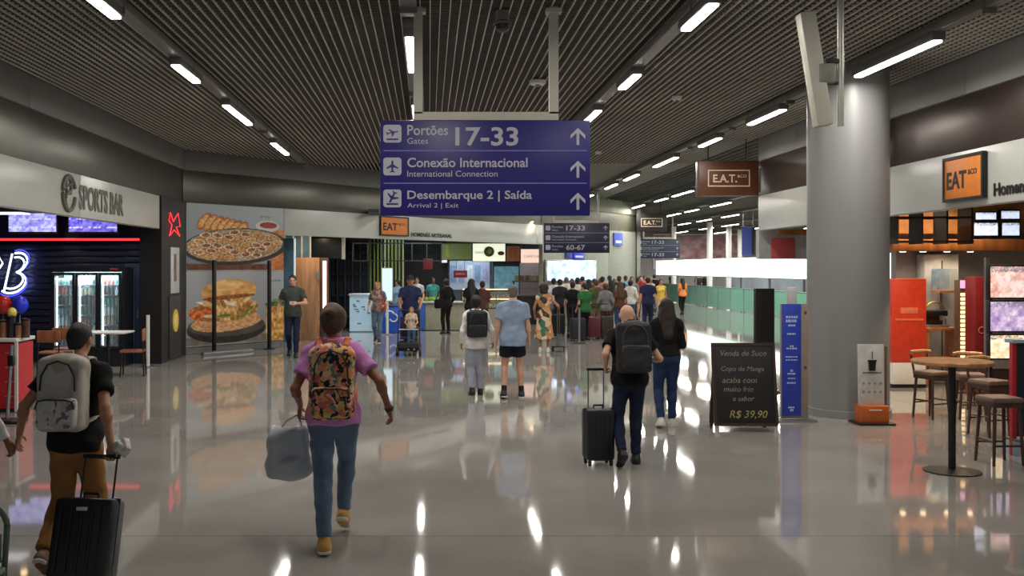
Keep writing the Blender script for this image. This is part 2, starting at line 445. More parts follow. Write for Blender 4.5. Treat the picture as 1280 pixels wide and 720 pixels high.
        body += [cap(t0, t1, fr * 1.35, fr * 1.1, k=.01), cap(t1, t2, fr * 1.05, fr * .9, k=.004)]
        P.hand.append((W + d * .085 + n * .012, d, n, u))
    P.arms = arms
    legs = []
    for i, (A, f, u) in enumerate(ank):
        q = 1 if i else -1; Hp = T0(q * hipx, 0, .90)
        Kn, _ = ik(Hp, A, l1, l2, (q * .05, 1, 0)); legs.append((Hp, Kn, A, f, u))
        body += [cap(Hp, Kn, .077 * (fat * .5 + .5), .052, k=.04), cap(Kn, A, .05, .034, k=.015), ell(Kn + .28 * (A - Kn) + V3(0, -.012, 0), (.05, .052, .09), k=.03),
                 cap(A - f * .03 - u * .045, A + f * .13 - u * .06, .03, .026, k=.03)]
    P.legs = legs; P.ankle = ank
    bo = solid_obj('body', body, h, skm, rt, s, smooth_it=1)
    P.body = bo
    # face
    eb = MB()
    for q in (-1, 1): eb.ball(tuple(hp(q * .031, .081, .011) * s), .0115 * s, 8)
    eb.make('eyes', EYE_M, rt)
    lb = MB(); lb.tube([tuple(hp(a, b, -.056) * s) for a, b in ((-.022, .09), (-.01, .0965), (0, .098), (.01, .0965), (.022, .09))], .0055 * s, 6); lb.make('lips', LIP_M, rt)
    # clothes
    gh = max(h, .010)
    kind, tm = top
    if kind:
        L = torso(loose); wst = T0(0, 0, hem)
        for p in L: p['planes'] = ((wst, V3(0, 0, -1)), (T(0, 0, 1.485 if kind != 'tank' else 1.42), V3(0, sn, c)))
        if kind != 'dress':
            L.insert(0, cap(T0(0, 0, .97), T0(0, -.012, .80), .15 * fat + loose, .155 * fat + loose, k=.05, flat=(V3(0, 1, 0), .76), planes=((wst, V3(0, 0, -1)),)))
        for S, E, W in arms:
            if kind in ('tee', 'polo'):
                L.append(cap(S, S + .62 * (E - S), .055 * am + loose * .4, .064 * am + loose * .5, k=.05, cut=True))
            elif kind == 'long':
                L += [cap(S, E, .057 * am + loose * .3, .05 * am + loose * .2, k=.04), cap(E, W, .05 * am + loose * .2, .038 * am, k=.02, cut=True)]
        if kind == 'dress':
            L = [p for p in L if True]
            L.append(cap(T0(0, 0, 1.02), T0(0, .02, hem - .02), .15, .26, k=.06, flat=(V3(0, 1, 0), .8), cut=True))
        P.top = solid_obj({'dress': 'dress', 'tank': 'top', 'long': 'sweater'}.get(kind, 'shirt'), L, gh, tm, rt, s, folds=.0035, seed=len(label))
        if kind in ('polo',):
            solid_obj('collar', [cap(T(-.055, -.045, 1.475), T(.055, -.045, 1.475), .03, k=.02), cap(T(-.055, -.045, 1.475), T(-.05, .05, 1.45), .022, k=.02), cap(T(.055, -.045, 1.475), T(.05, .05, 1.45), .022, k=.02)], gh, tm, rt, s)
    kind, bm_ = bottom
    if kind in ('trousers', 'shorts', 'loose'):
        wp = (T0(0, 0, 1.04), V3(0, 0, 1)); o = .014; ex = .012 if kind == 'loose' else 0
        L = [ell(T0(0, 0, .95), (.165 * (1.04 if fem else 1) * fat + o, .118 * fat + o, .12 + o), k=.05, planes=(wp,)),
             ell(T0(-.075, -.04, .915), (.085 + o, .087 + o, .095 + o), k=.04), ell(T0(.075, -.04, .915), (.085 + o, .087 + o, .095 + o), k=.04),
             cap(T0(0, 0, .99), T0(0, 0, 1.06), .135 * fat + o, k=.04, flat=(V3(0, 1, 0), .75), planes=(wp,))]
        for Hp, Kn, A, f, u in legs:
            if kind == 'shorts': L.append(cap(Hp, Hp + .62 * (Kn - Hp), .09 * fat, .09 * fat, k=.04, cut=True))
            else:
                B = Kn + (A - Kn) * .955
                L += [cap(Hp, Kn, (.097 if fem else .088) * (fat * .5 + .5) + ex, .066 + ex, k=.04), cap(Kn, B, .064 + ex, .052 + ex, k=.02, cut=True), ell(Kn + .25 * (A - Kn) + V3(0, -.012, 0), (.06 + ex, .062 + ex, .1), k=.03)]
        P.bottom = solid_obj('shorts' if kind == 'shorts' else 'trousers', L, gh, bm_, rt, s, folds=.003, seed=3 + len(label))
        if fem is False or True:
            pass
    # shoes
    sh, so = shoes
    for Hp, Kn, A, f, u in legs:
        low = (A - u * .083, -u)
        o = solid_obj('shoe', [cap(A - f * .035 - u * .045, A + f * .135 - u * .056, .043, .036, k=.03, planes=(low,)), cap(A - u * .0, A - u * .045 + f * .02, .045, .05, k=.03),
                               cap(A - f * .03 - u * .07, A + f * .14 - u * .074, .043, .038, k=.02, planes=(low,))], min(gh, .012), sh, rt, s)
        sb = [cap(A - f * .035 - u * .072, A + f * .14 - u * .074, .048, .044, k=.01, planes=((A - u * .087, -u), (A - u * .062, u)))]
        o2 = solid_obj('sole', sb, min(gh, .010), so, o, s)
        if socks: solid_obj('sock', [cap(A - u * .02, A + nrm(Kn - A) * .1, .043, .043, k=.01, cut=True)], .01, socks, rt, s)
    # hair
    kind, hc = hair
    if kind:
        hm = hairm(hc); dn = (hp(0, 0, -.062), Hd @ V3(0, 0, -1))
        up_ = (hp(0, -.06, -.028), Hd @ nrm(V3(0, .35, -1)))
        L = [ell(hp(0, -.013, .026), (.084, .101, .101), Hd, k=.02, planes=(up_ if kind == 'short' else dn,)), ell(hp(0, -.052, -.03), (.062, .053, .058), Hd, k=.025, planes=((hp(0, 0, -.078), Hd @ V3(0, 0, -1)),))]
        if kind == 'long':
            L += [cap(hp(0, -.07, .02), hp(0, -.085, -.14), .085, .1, k=.04, flat=(V3(0, 1, 0), .6)), cap(hp(0, -.085, -.14), T(0, -.135, 1.24), .11, .07, k=.04, flat=(V3(0, 1, 0), .45)),
                  cap(hp(-.075, -.02, .0), hp(-.09, -.05, -.16), .03, .035, k=.03), cap(hp(.075, -.02, .0), hp(.09, -.05, -.16), .03, .035, k=.03)]
        elif kind == 'bob': L += [cap(hp(0, -.05, .01), hp(0, -.06, -.09), .092, .085, k=.03, flat=(V3(0, 1, 0), .75)), cap(hp(-.07, -.01, .02), hp(-.075, -.02, -.09), .03, .026, k=.02), cap(hp(.07, -.01, .02), hp(.075, -.02, -.09), .03, .026, k=.02)]
        elif kind == 'bun': L += [ell(hp(0, -.028, .025), (.094, .106, .103), Hd, k=.03), ell(hp(0, -.06, -.03), (.078, .06, .055), Hd, k=.03), ell(hp(0, -.115, .045), (.048, .042, .045), Hd, k=.015)]
        elif kind == 'pony': L += [cap(hp(0, -.1, .03), hp(0, -.14, -.02), .03, .035, k=.02), cap(hp(0, -.14, -.02), hp(0, -.12, -.2), .035, .015, k=.02)]
        elif kind == 'curly': L += [ell(hp(0, -.04, .03), (.12, .12, .12), Hd, k=.03), ell(hp(0, -.07, -.08), (.11, .08, .09), Hd, k=.03)]
        elif kind == 'buzz': L = [ell(hp(0, -.012, .022), (.0815, .0985, .098), Hd, k=.02, planes=((hp(0, 0, -.04), Hd @ V3(0, 0, -1)),))]
        if kind == 'bald':
            L = [cap(hp(-.077, -.02, -.01), hp(-.05, -.075, -.03), .014, .018, k=.02), cap(hp(.077, -.02, -.01), hp(.05, -.075, -.03), .014, .018, k=.02), cap(hp(-.05, -.075, -.03), hp(.05, -.075, -.03), .02, k=.02)]
        else: L += [ell(hp(0, .115, -.045), (.074, .075, .10), Hd, sub=True)]
        solid_obj('hair', L, min(max(h, .009), .014), hm, rt, s, folds=.0035 if kind != 'curly' else .008, smooth_it=1)
    return P
def local_pt(P, v):
    """person-local point (before scaling) -> world"""
    v = np.array(v) * P.s; cz, sz = math.cos(P.rot), math.sin(P.rot)
    l = P.root.location; return (l.x + v[0] * cz - v[1] * sz, l.y + v[0] * sz + v[1] * cz, l.z + v[2])

def backpack(label, P, z0, w, hh, d, main, pocket, strap, dark, shape=.05, off=-.135, pocket_h=.45, zips=True):
    """a worn rucksack; local frame: y = 0 on the wearer's back, -y outwards"""
    s = P.s
    b = thing('backpack', label, 'backpack', local_pt(P, P.T(0, off, z0)), P.rot); b.rotation_euler = (-R(P.lean), 0, P.rot)
    g = .009
    solid_obj('bag_body', [rbx((0, -d / 2, hh * .5), (w / 2, d / 2, hh / 2), shape, k=.02), ell((0, -d * .45, hh * .86), (w * .45, d * .5, hh * .2), k=.04)], g, main, b, s, folds=.002)
    solid_obj('front_pocket', [rbx((0, -d - .005, hh * pocket_h * .5 + .02), (w * .42, .045, hh * pocket_h / 2), .035, k=.02)], g, pocket, b, s, folds=.002)
    zp = MB(); y = -d * .62
    if zips:
        zp.tube([(x * s, (-d - .012) * s, z * s) for x, z in [(-w * .37, hh * .55), (-w * .35, hh * .75), (-w * .22, hh * .9), (0, hh * .95), (w * .22, hh * .9), (w * .35, hh * .75), (w * .37, hh * .55)]], .006 * s, 6)
        zp.make('zip', dark, b)
        z2 = MB(); z2.tube([(x * s, (-d - .046) * s, (hh * pocket_h - .005 + zz) * s) for x, zz in ((-w * .41, -.05), (-w * .36, 0), (-w * .2, .012), (w * .2, .012), (w * .36, 0), (w * .41, -.05))], .006 * s, 6); z2.make('zip', dark, b)
    hd = MB(); hd.tube([(-.035 * s, -.02 * s, hh * s), (-.03 * s, -.02 * s, (hh + .04) * s), (.03 * s, -.02 * s, (hh + .04) * s), (.035 * s, -.02 * s, hh * s)], .009 * s, 8); hd.make('carry_handle', strap, b)
    zs = 1.405 - z0
    for q in (-1, 1):
        pts = [(q * w * .22, -.02, hh * .96), (q * .095, .012, zs + .045), (q * .10, .06, zs + .087), (q * .105, .135, zs + .085), (q * .11, .235, zs + .02), (q * .115, .275, zs - .10), (q * .13, .26, zs - .22), (q * .15, .17, zs - .30), (q * .15, .06, zs - .33), (q * w * .45, -.02, .06)]
        solid_obj('strap', [cap(V3(*a), V3(*c), .024, k=.012, flat=(nrm(np.cross(V3(*c) - V3(*a), V3(1, 0, 0))), .4)) for a, c in zip(pts, pts[1:])], .009, strap, b, s)
    return b

def suitcase(label, x, y, rot, w, hh, d, shell, dark, metal, handle_h, tilt=0.0, zips=True, cat='suitcase', logo=None, z=0.0):
    """upright trolley case; local: front face -y, wheels on the floor at z = 0; tilt turns it about the wheels (+ = top goes to +y)"""
    t = thing('suitcase', label, cat, (x, y, z), rot); t.rotation_euler = (-R(tilt), 0, rot)
    zb = .055
    m = MB(); m.box((0, 0, zb + hh / 2), (w, d, hh), bev=.035); m.make('shell', shell, t)
    rb = MB()
    for i in range(5): rb.box((-w * .36 + i * w * .18, -d / 2 - .002, zb + hh * .5), (.02, .012, hh * .8), bev=.004)
    rb.make('ribbing', shell, t)
    zz = MB(); zz.box((0, .0, zb + hh / 2), (w + .006, .014, hh + .006), bev=.004); zz.make('zip', dark, t)
    hd = MB(); hd.tube([(-.05, 0, zb + hh - .005), (-.045, 0, zb + hh + .03), (.045, 0, zb + hh + .03), (.05, 0, zb + hh - .005)], .01, 8); hd.make('carry_handle', dark, t)
    for q in (-1, 1):
        for r in (-1, 1):
            wm = MB(); wm.cyl((q * w * .38 - .012, r * d * .33, .024), (q * w * .38 + .012, r * d * .33, .024), .024, seg=14); wo = wm.make('wheel', dark, t)
            k = MB(); k.box((q * w * .38, r * d * .33, .045), (.034, .03, .022)); k.make('wheel_fork', dark, wo)
    if handle_h:
        for q in (-1, 1):
            m = MB(); m.cyl((q * w * .28, d * .34, zb + hh * .9), (q * w * .28, d * .34, handle_h), .007, seg=8); m.make('handle_tube', metal, t)
        g = MB(); g.box((0, d * .34, handle_h), (w * .56 + .035, .03, .028), bev=.008); g.make('handle_grip', dark, t)
    if logo:
        g = MB(); g.box((0, -d / 2 - .006, zb + hh * .86), (.07, .006, .022), bev=.002); g.make('badge', logo, t, label='pale badge')
    return t
# ------------------------------------------------------------------ building
GREY_BAND = M('grey_band', (150, 150, 148), .45, var=.05, scale=2)
METAL_L = M('dark_metal_band', (100, 98, 91), .34, metal=.6, var=.06, scale=1.5)
METAL_R = M('brown_metal_band', (86, 73, 69), .34, metal=.6, var=.06, scale=1.5)
FASCIA = M('white_fascia', (192, 194, 188), .28, var=.04, scale=2)
BLACKM = M('black_paint', (17, 17, 18), .5, var=.2)
DARK = M('dark_grey_paint', (44, 44, 46), .5, var=.15)
WHITE = M('white_paint', (222, 222, 218), .45, var=.04)
STEEL = M('brushed_steel', (176, 178, 180), .3, metal=.9, var=.08, stretch=(1, 1, 20))
CREAM = M('cream_metal', (196, 192, 178), .45, var=.05)
LAMP_ON = M('lamp_diffuser', (255, 250, 240), .5, emit=14.0, var=0)

def floor_mat():
    m = bpy.data.materials.new('polished_stone'); m.use_nodes = True
    nt = m.node_tree; b = nt.nodes['Principled BSDF']
    b.inputs['Roughness'].default_value = .085; b.inputs['IOR'].default_value = 1.75
    tc = nt.nodes.new('ShaderNodeTexCoord')
    n1 = nt.nodes.new('ShaderNodeTexNoise'); n1.inputs['Scale'].default_value = .6; n1.inputs['Detail'].default_value = 6
    n2 = nt.nodes.new('ShaderNodeTexNoise'); n2.inputs['Scale'].default_value = 55; n2.inputs['Detail'].default_value = 3
    for n in (n1, n2): nt.links.new(tc.outputs['Object'], n.inputs['Vector'])
    c1 = nt.nodes.new('ShaderNodeValToRGB'); c1.color_ramp.elements[0].color = rgb((141, 137, 131)); c1.color_ramp.elements[1].color = rgb((164, 160, 154))
    c1.color_ramp.elements[0].position = .3; c1.color_ramp.elements[1].position = .7
    c2 = nt.nodes.new('ShaderNodeValToRGB'); c2.color_ramp.elements[0].color = (.82, .82, .82, 1); c2.color_ramp.elements[1].color = (1, 1, 1, 1)
    c2.color_ramp.elements[0].position = .35; c2.color_ramp.elements[1].position = .55
    mu = nt.nodes.new('ShaderNodeMixRGB'); mu.blend_type = 'MULTIPLY'; mu.inputs[0].default_value = .5
    nt.links.new(n1.outputs['Fac'], c1.inputs[0]); nt.links.new(n2.outputs['Fac'], c2.inputs[0])
    nt.links.new(c1.outputs[0], mu.inputs[1]); nt.links.new(c2.outputs[0], mu.inputs[2]); nt.links.new(mu.outputs[0], b.inputs['Base Color'])
    rr = nt.nodes.new('ShaderNodeMapRange'); rr.inputs['To Min'].default_value = .03; rr.inputs['To Max'].default_value = .06
    nt.links.new(n1.outputs['Fac'], rr.inputs['Value']); nt.links.new(rr.outputs[0], b.inputs['Roughness'])
    return m
FLOOR = floor_mat()
fl = tag(MB().box((9.5, 37, -.065), (45, 80, .11)).make('floor', M('joint_grout', (70, 68, 66), .8)), kind='structure')
xe = [-13, -5.4, 7.1, 14.7, 32]; ye = [-3, 7.43, 14.9, 22.4, 29.9, 37.4, 44.9, 52.4, 59.9, 77]
for i in range(len(xe) - 1):
    for j in range(len(ye) - 1):
        MB().box(((xe[i] + xe[i + 1]) / 2, (ye[j] + ye[j + 1]) / 2, -.02), (xe[i + 1] - xe[i] - .008, ye[j + 1] - ye[j] - .008, .04)).make('floor_slab', FLOOR, fl)

# ceiling: dark plenum, open grid of long blades and cross blades below it
ceil = tag(MB().box((9.5, 37, 5.2), (45, 80, .1)).make('ceiling', M('plenum', (40, 39, 37), .9)), kind='structure')
BLADE = M('ceiling_blade', (200, 195, 186), .5, var=.05)
blade = MB().box((0, .5, 0), (.010, 1, .055)).mesh(False)
def far_y(x):
    if x < -5.6: return 22.8
    if x < 4: return 22.8 + (x + 5.6) * 12.2 / 9.6 - .05
    if x < 8.66: return 35 + (x - 4) * 6.6 / 4.66 - .05
    return 76
x = -5.55
while x < 6.9:
    o = link('ceiling_slat', blade, BLADE, ceil, (x, 4, CEIL + .035)); o.scale = (1, min(far_y(x), 60) - 4, 1)
    x += .105
cb = MB(); y = 4.0
while y < 26:
    x1 = 6.9; x0 = -5.58 if y < 22.8 else -5.6 + (y - 22.8) * 9.6 / 12.2
    cb.box(((x0 + x1) / 2, y, CEIL + .045), (x1 - x0, .012, .04)); y += .105
tag(cb.make('ceiling_grid', M('ceiling_cross_blade', (112, 107, 100), .6), ceil, smooth=False), kind='stuff')
cb = MB(); x = 7.05
while x < 31: cb.box((x, 48.5, CEIL + .035), (.02, 55, .05)); x += .21
tag(cb.make('ceiling_grid', M('ceiling_far_blade', (120, 117, 108), .6), ceil, smooth=False), kind='stuff')

NT = [0]
def run(p0, p1, z0, z1, mat, panel=3.0, first=None, th=.12, name=None, depth=0.0):
    """a straight band of panels from p0 to p1; local -y is the hall side"""
    p0 = Vector(p0); p1 = Vector(p1); d = p1 - p0; L = d.length
    if name is None: NT[0] += 1; name = 'trim_%d' % NT[0]
    r = thing_s = MB().box((L / 2, th / 2 + .03 + depth, (z1 - z0) / 2), (L, th, z1 - z0)).make(name, mat)
    r.location = (p0.x, p0.y, z0); r.rotation_euler = (0, 0, math.atan2(d.y, d.x)); tag(r, kind='structure')
    a = 0.0; b = first if first else panel
    while a < L - .01:
        b = min(b, L)
        MB().box(((a + b) / 2, .015 + depth, (z1 - z0) / 2), (b - a - .008, .03, z1 - z0 - .006), bev=.003).make('panel', mat, r)
        a = b; b += panel
    return r
LW, RW = -5.6, 6.95
GREY_L = M('grey_band_left', (116, 116, 113), .5, var=.05, scale=2)
run((LW, -2), (LW, 22.8), 4.25, 4.76, GREY_L, panel=8)
run((LW, -2), (LW, 22.8), 3.51, 4.25, METAL_L, panel=12.4, depth=.05)
fascia_left = run((LW, -2), (LW, 20.7), 2.815, 3.50, FASCIA, panel=6)
run((RW, 21), (RW, -2), 4.25, 4.76, GREY_BAND, first=21 - 18.9)
run((RW, 21), (RW, -2), 3.52, 4.25, METAL_R, panel=5, depth=.05)
fascia_right = run((RW, 21), (RW, -2), 2.79, 3.52, FASCIA, panel=6)
# oblique wall in the back, then the wall beyond it
A0, A1 = (-5.6, 22.8), (4.0, 35.0); B1 = (8.66, 41.6)
run(A0, A1, 4.25, 4.76, GREY_L, panel=8)
run(A0, A1, 3.51, 4.25, METAL_L, panel=8, depth=.05)
WANG = math.atan2(12.2, 9.6)
def on_wall(L, off=0.0): return (-5.6 + L * math.cos(WANG) + off * math.sin(WANG), 22.8 + L * math.sin(WANG) - off * math.cos(WANG))
fascia_back = run(on_wall(3.12), A1, 2.83, 3.51, FASCIA, panel=12)
poster_wall = run(A0, on_wall(3.1), 0, 3.51, M('poster_wall_paint', (120, 120, 118), .5), name='wall_back')
OLIVE = M('olive_wall', (136, 138, 118), .6); OLIVE_D = M('olive_band', (96, 96, 82), .5)
run(A1, B1, 4.2, 4.76, OLIVE, panel=9); run(A1, B1, 3.5, 4.2, OLIVE_D, panel=9, depth=.04)
run(A1, B1, 0, 3.5, M('pale_wall', (150, 153, 142), .5), panel=2.7, name='wall_far')
tag(MB().box((8.75, 50.5, 2.4), (.15, 18, 4.8)).make('wall_inner', M('hall_wall', (150, 152, 146), .6)), kind='structure')
tag(MB().box((20.4, 76, 2.4), (24, .2, 4.8)).make('wall_end', M('hall_end_wall', (158, 154, 152), .6)), kind='structure')
tag(MB().box((32.2, 48, 2.4), (.2, 57, 4.8)).make('wall_right', M('hall_side_wall', (140, 140, 140), .6)), kind='structure')
# pier between the bar and the poster wall
tag(MB().box((LW - .2, 21.8, 1.755), (.46, 2.1, 3.51)).make('wall_left', BLACKM), kind='structure')
MB().box((RW - .12, 15.3, 4.0), (.2, .22, 1.0), bev=.02).make('trim_40', STEEL)['kind'] = 'structure'

# round column
m = MB(); m.lathe([(.55, 0), (.55, .1), (.526, .105), (.526, 4.74)], seg=64, c=(0, 0, 0))
colm = m.make('column', M('column_metal_paint', (142, 142, 142), .42, metal=.1, var=.03, scale=1.5)); colm.location = (5.73, 13.62, 0)
tag(colm, kind='structure')

# ------------------------------------------------------------------ ceiling rails and lamps
RAIL_M = M('rail_grey', (116, 114, 110), .4, metal=.2, var=.05)
rails = {-3.08: 'leftmost ceiling rail', -.2: 'ceiling rail above the large blue sign', 2.66: 'ceiling rail right of the large blue sign', 5.52: 'ceiling rail running into the round column',
         8.42: 'first ceiling rail beyond the column', 11.35: 'second ceiling rail beyond the column', 14.3: 'third ceiling rail beyond the column', 17.4: 'fourth ceiling rail beyond the column', 20.4: 'added fifth fill-light rail beyond the column', 23.4: 'added far right fill-light rail'}  # last two rails and their lamps are added to brighten the far hall
rail_y = {-3.08: [(3, 25.6)], -.2: [(3, 10.15), (10.6, 29.3)], 2.66: [(3, 32.7)], 5.52: [(3, 13.05), (14.2, 32.6), (33.2, 37)], 8.42: [(22, 40.8)], 11.35: [(22, 60)], 14.3: [(30, 62)], 17.4: [(34, 72)], 20.4: [(44, 74)], 23.4: [(48, 74)]}
lamps = {-3.08: [(8.0, 9.8), (12.1, 13.2), (15.1, 17.1), (19.7, 21.6)], -.2: [(6.6, 8.4), (10.65, 12.5), (15.1, 17), (20, 21.9), (25, 26.5)],
         2.66: [(6.6, 7.7), (9.3, 10.3), (12.7, 13.7), (15.6, 17.2), (19.5, 21), (24, 26), (28.5, 30.2)], 5.52: [(7.4, 9.0), (10.8, 12.8), (15.5, 17.1), (18.9, 20.2), (22.2, 24.3), (26.3, 28), (29.3, 31), (33.6, 35.4)],
         8.42: [(22.5, 24), (28, 29.3), (31.8, 34.3), (35.2, 37), (39, 41)], 11.35: [(26, 27.5), (32, 33.5), (37.5, 40), (42, 44), (45, 48)], 14.3: [(33, 35), (40, 42.5), (46, 48.5), (50.5, 53), (54.5, 57)], 17.4: [(40, 42), (47, 50), (56, 59), (61, 64), (67, 70)], 20.4: [(47, 50), (54, 57), (61, 64), (68, 71)], 23.4: [(52, 55), (59, 62), (66, 69)]}
ORD = ['first', 'second', 'third', 'fourth', 'fifth', 'sixth', 'seventh', 'eighth', 'ninth']
HOUS = M('lamp_housing', (120, 120, 118), .35, metal=.4)
for X, desc in rails.items():
    for k, (y0, y1) in enumerate(rail_y[X]):
        t = thing('lighting_rail', 'grey metal ' + desc + ['', ', second stretch', ', third stretch'][k], 'rail', (X, y0, 4.56))
        w = .16 if X < 5 else .11
        MB().box((0, (y1 - y0) / 2, .05), (w, y1 - y0, .1), bev=.006).make('channel', RAIL_M, t)
        yy = 1.0
        while yy < y1 - y0:
            MB().box((0, yy, .0), (w + .012, .04, .112)).make('joint_cover', HOUS, t); yy += 2.9
    for k, (y0, y1) in enumerate(lamps[X]):
        t = thing('ceiling_lamp', f'{ORD[k]} lit lamp from the camera on the {desc}', 'lamp', (X, (y0 + y1) / 2, 4.46), 0, 'linear lamps on the ceiling rails')
        L = y1 - y0
        MB().box((0, 0, .06), (.15, L + .06, .10), bev=.008).make('housing', HOUS, t)
        MB().box((0, 0, .0), (.105, L, .022), bev=.006).make('diffuser', LAMP_ON, t)
        ld = bpy.data.lights.new('lamp_light', 'AREA'); ld.shape = 'RECTANGLE'; ld.size = .11; ld.size_y = L; ld.energy = LAMP_W * L * (1.0 if X < 7 else 1.3 if X < 14 else 2.4); ld.color = (1, .95, .87)
        lo = bpy.data.objects.new('lamp_light', ld); COL.objects.link(lo); lo.parent = t; lo.location = (0, 0, -.02)

def downlight(x, y, z, label, warm=True, W=25, r=.06):  # serves shop lamps and added fill lamps alike
    t = thing('downlight', label, 'light', (x, y, z))
    MB().lathe([(r * 1.3, 0), (r * 1.3, .015)], seg=16).make('rim', WHITE, t)
    MB().lathe([(r, -.004), (r, .004)], seg=16).make('bulb', M('warm_bulb' if warm else 'cool_bulb', (255, 214, 160) if warm else (235, 244, 255), .5, emit=12, var=0), t)
    ld = bpy.data.lights.new('spot', 'SPOT'); ld.energy = W; ld.spot_size = R(150); ld.spot_blend = .8; ld.shadow_soft_size = r; ld.color = (1, .75, .48) if warm else (.86, .94, 1)
    lo = bpy.data.objects.new('spot', ld); COL.objects.link(lo); lo.parent = t; lo.location = (0, 0, -.02)

# ------------------------------------------------------------------ hanging wayfinding signs
SIGN_BLUE = M('sign_blue', (35, 28, 112), .4, var=.04); SIGN_TXT = M('sign_grey_white', (186, 185, 196), .5, var=.02); SIGN_NAVY = M('sign_navy', (24, 24, 56), .45, var=.05)
def arrow(cx, cz, h, parent, y):
    m = MB(); w = h * .16
    m.prism([(cx - w / 2, cz - h / 2), (cx + w / 2, cz - h / 2), (cx + w / 2, cz + h * .45), (cx - w / 2, cz + h * .45)], y - .004, y)
    for q in (-1, 1):
        pts = [(cx, cz + h / 2), (cx + q * h * .44, cz + h * .08), (cx + q * h * .44, cz - h * .14), (cx, cz + h * .30)]
        m.prism(pts, y - .0045, y)
    m.make('arrow', SIGN_TXT, parent, smooth=False)
PLANE = [(0, .5), (.07, .42), (.08, .15), (.46, -.1), (.46, -.2), (.08, -.06), (.06, -.34), (.2, -.44), (.2, -.5), (0, -.45), (-.2, -.5), (-.2, -.44), (-.06, -.34), (-.08, -.06), (-.46, -.2), (-.46, -.1), (-.08, .15), (-.07, .42)]
def way_sign(label, x, y, zb, W, H, post_dx, dark, rows, face, simple=False, bar=.08):
    t = thing('wayfinding_sign', label, 'sign', (x, y, zb))
    MB().box((0, .06, H / 2), (W, .12, H), bev=.006).make('board', face, t)
    for q in post_dx:
        MB().box((q, .06, (H + .09 + CEIL - zb) / 2 + 0.0), (bar, .07, CEIL - zb - H - .09 + .03)).make('post', CREAM, t)
        MB().box((q, .06, CEIL - zb - .03), (bar * 1.7, .12, .04)).make('ceiling_flange', CREAM, t)
    MB().box((sum(post_dx) / 2, .06, H + .05), (abs(post_dx[1] - post_dx[0]) + bar, .07, .085)).make('crossbar', CREAM, t)
    rows(t)
    return t
S1 = 121.0
def rows_main(t):
    lx = lambda px: (px - 606.5) / S1
    lz = lambda py: (269 - py) / S1
    for py in (187.8, 228.5): MB().box((0, -.002, lz(py)), (2.1, .004, .012)).make('divider', M('sign_divider', (120, 116, 190), .5), t)
    for i, (py, g) in enumerate(((166.5, 0), (207.5, 1), (247.5, 2))):
        cx, cz = lx(490.3), lz(py)
        b = MB(); pts = rrect(cx - .094, cx + .094, cz - .092, cz + .092, .03); b.prism(pts, -.004, 0); ic = b.make('icon_tile', SIGN_TXT, t, smooth=False)
        gm = MB(); s = .15
        a = (R(-72), 0, R(-205))[i]
        c, sn = math.cos(a), math.sin(a)
        gm.prism([(cx + s * (px * c - pz * sn) * (.9 if i != 1 else .9), cz + .012 * (i != 1) + s * (px * sn + pz * c) * (.55 if i == 0 else .85)) for px, pz in PLANE], -.007, -.003)
        if i != 1: gm.prism([(cx - .06, cz - .066), (cx + .06, cz - .066), (cx + .06, cz - .05), (cx - .06, cz - .05)], -.007, -.003)
        gm.make('pictogram', SIGN_BLUE, ic, smooth=False)
        arrow(lx(722.5), lz(py + 3.5), .175, t, 0)
    L = lx(509)
    for txt, px0, px1, py, h, bold in (('Portões', 509, 560, 162, .105, .015), ('Gates', 509, 535, 175.5, .062, 0), ('17-33', 569, 648, 170, .195, .02),
                                       ('Conexão Internacional', 509, 659.5, 202.5, .1, .015), ('International Connection', 509, 622, 216.5, .062, 0),
                                       ('Desembarque 2 | Saída', 509, 665, 244.5, .115, .015), ('Arrival 2 | Exit', 509, 573, 257, .062, 0)):
        lettering(txt, SIGN_TXT, t, 0, lz(py), h=h, w=(px1 - px0) / S1, left=lx(px0), bold=bold)
sign1 = way_sign('large blue hanging sign reading Portões 17-33 with up arrows', PX(606.5, 10.3), 10.3, PZ(269.5, 10.3), 2.17, .985, (-.695, .715), 0, rows_main, SIGN_BLUE, bar=.095)
def rows_small(nums):
    def f(t):
        g = M('sign_dim_text', (168, 170, 190), .5, var=.02)
        for i, z in enumerate((.82, .5, .18)):
            cx = -.95; MB().prism(rrect(cx - .08, cx + .08, z - .08, z + .08, .03), -.004, 0).make('icon_tile', g, t, smooth=False)
            arrow(.95, z, .15, t, 0)
            if i < 2: MB().box((0, -.002, z - .16), (2.1, .004, .01)).make('divider', g, t)
        lettering('Portões', g, t, 0, .86, w=.36, left=-.82); lettering('Gates', g, t, 0, .755, w=.2, left=-.82)
        lettering('17-33', g, t, 0, .82, h=.17, w=.62, left=-.35, bold=.02)
        lettering('Conexão Internacional', g, t, 0, .54, w=1.05, left=-.82); lettering('International Connection', g, t, 0, .44, w=.8, left=-.82)
        lettering('Portões', g, t, 0, .22, w=.36, left=-.82); lettering('Gates', g, t, 0, .115, w=.2, left=-.82); lettering(nums, g, t, 0, .18, h=.17, w=.62, left=-.35, bold=.02)
    return f
way_sign('smaller navy hanging sign behind the large blue one, reading 17-33', PX(721, 32.9), 32.9, 2.5, 2.17, .985, (-.77, .72), 0, rows_small('60-67'), SIGN_NAVY, bar=.07)
way_sign('farthest navy hanging sign, above the left end of the bright light box', PX(823.5, 51), 51, 2.5, 2.17, .985, (-.77, .72), 0, rows_small('17-33'), M('sign_navy_far', (26, 40, 66), .45), bar=.07)

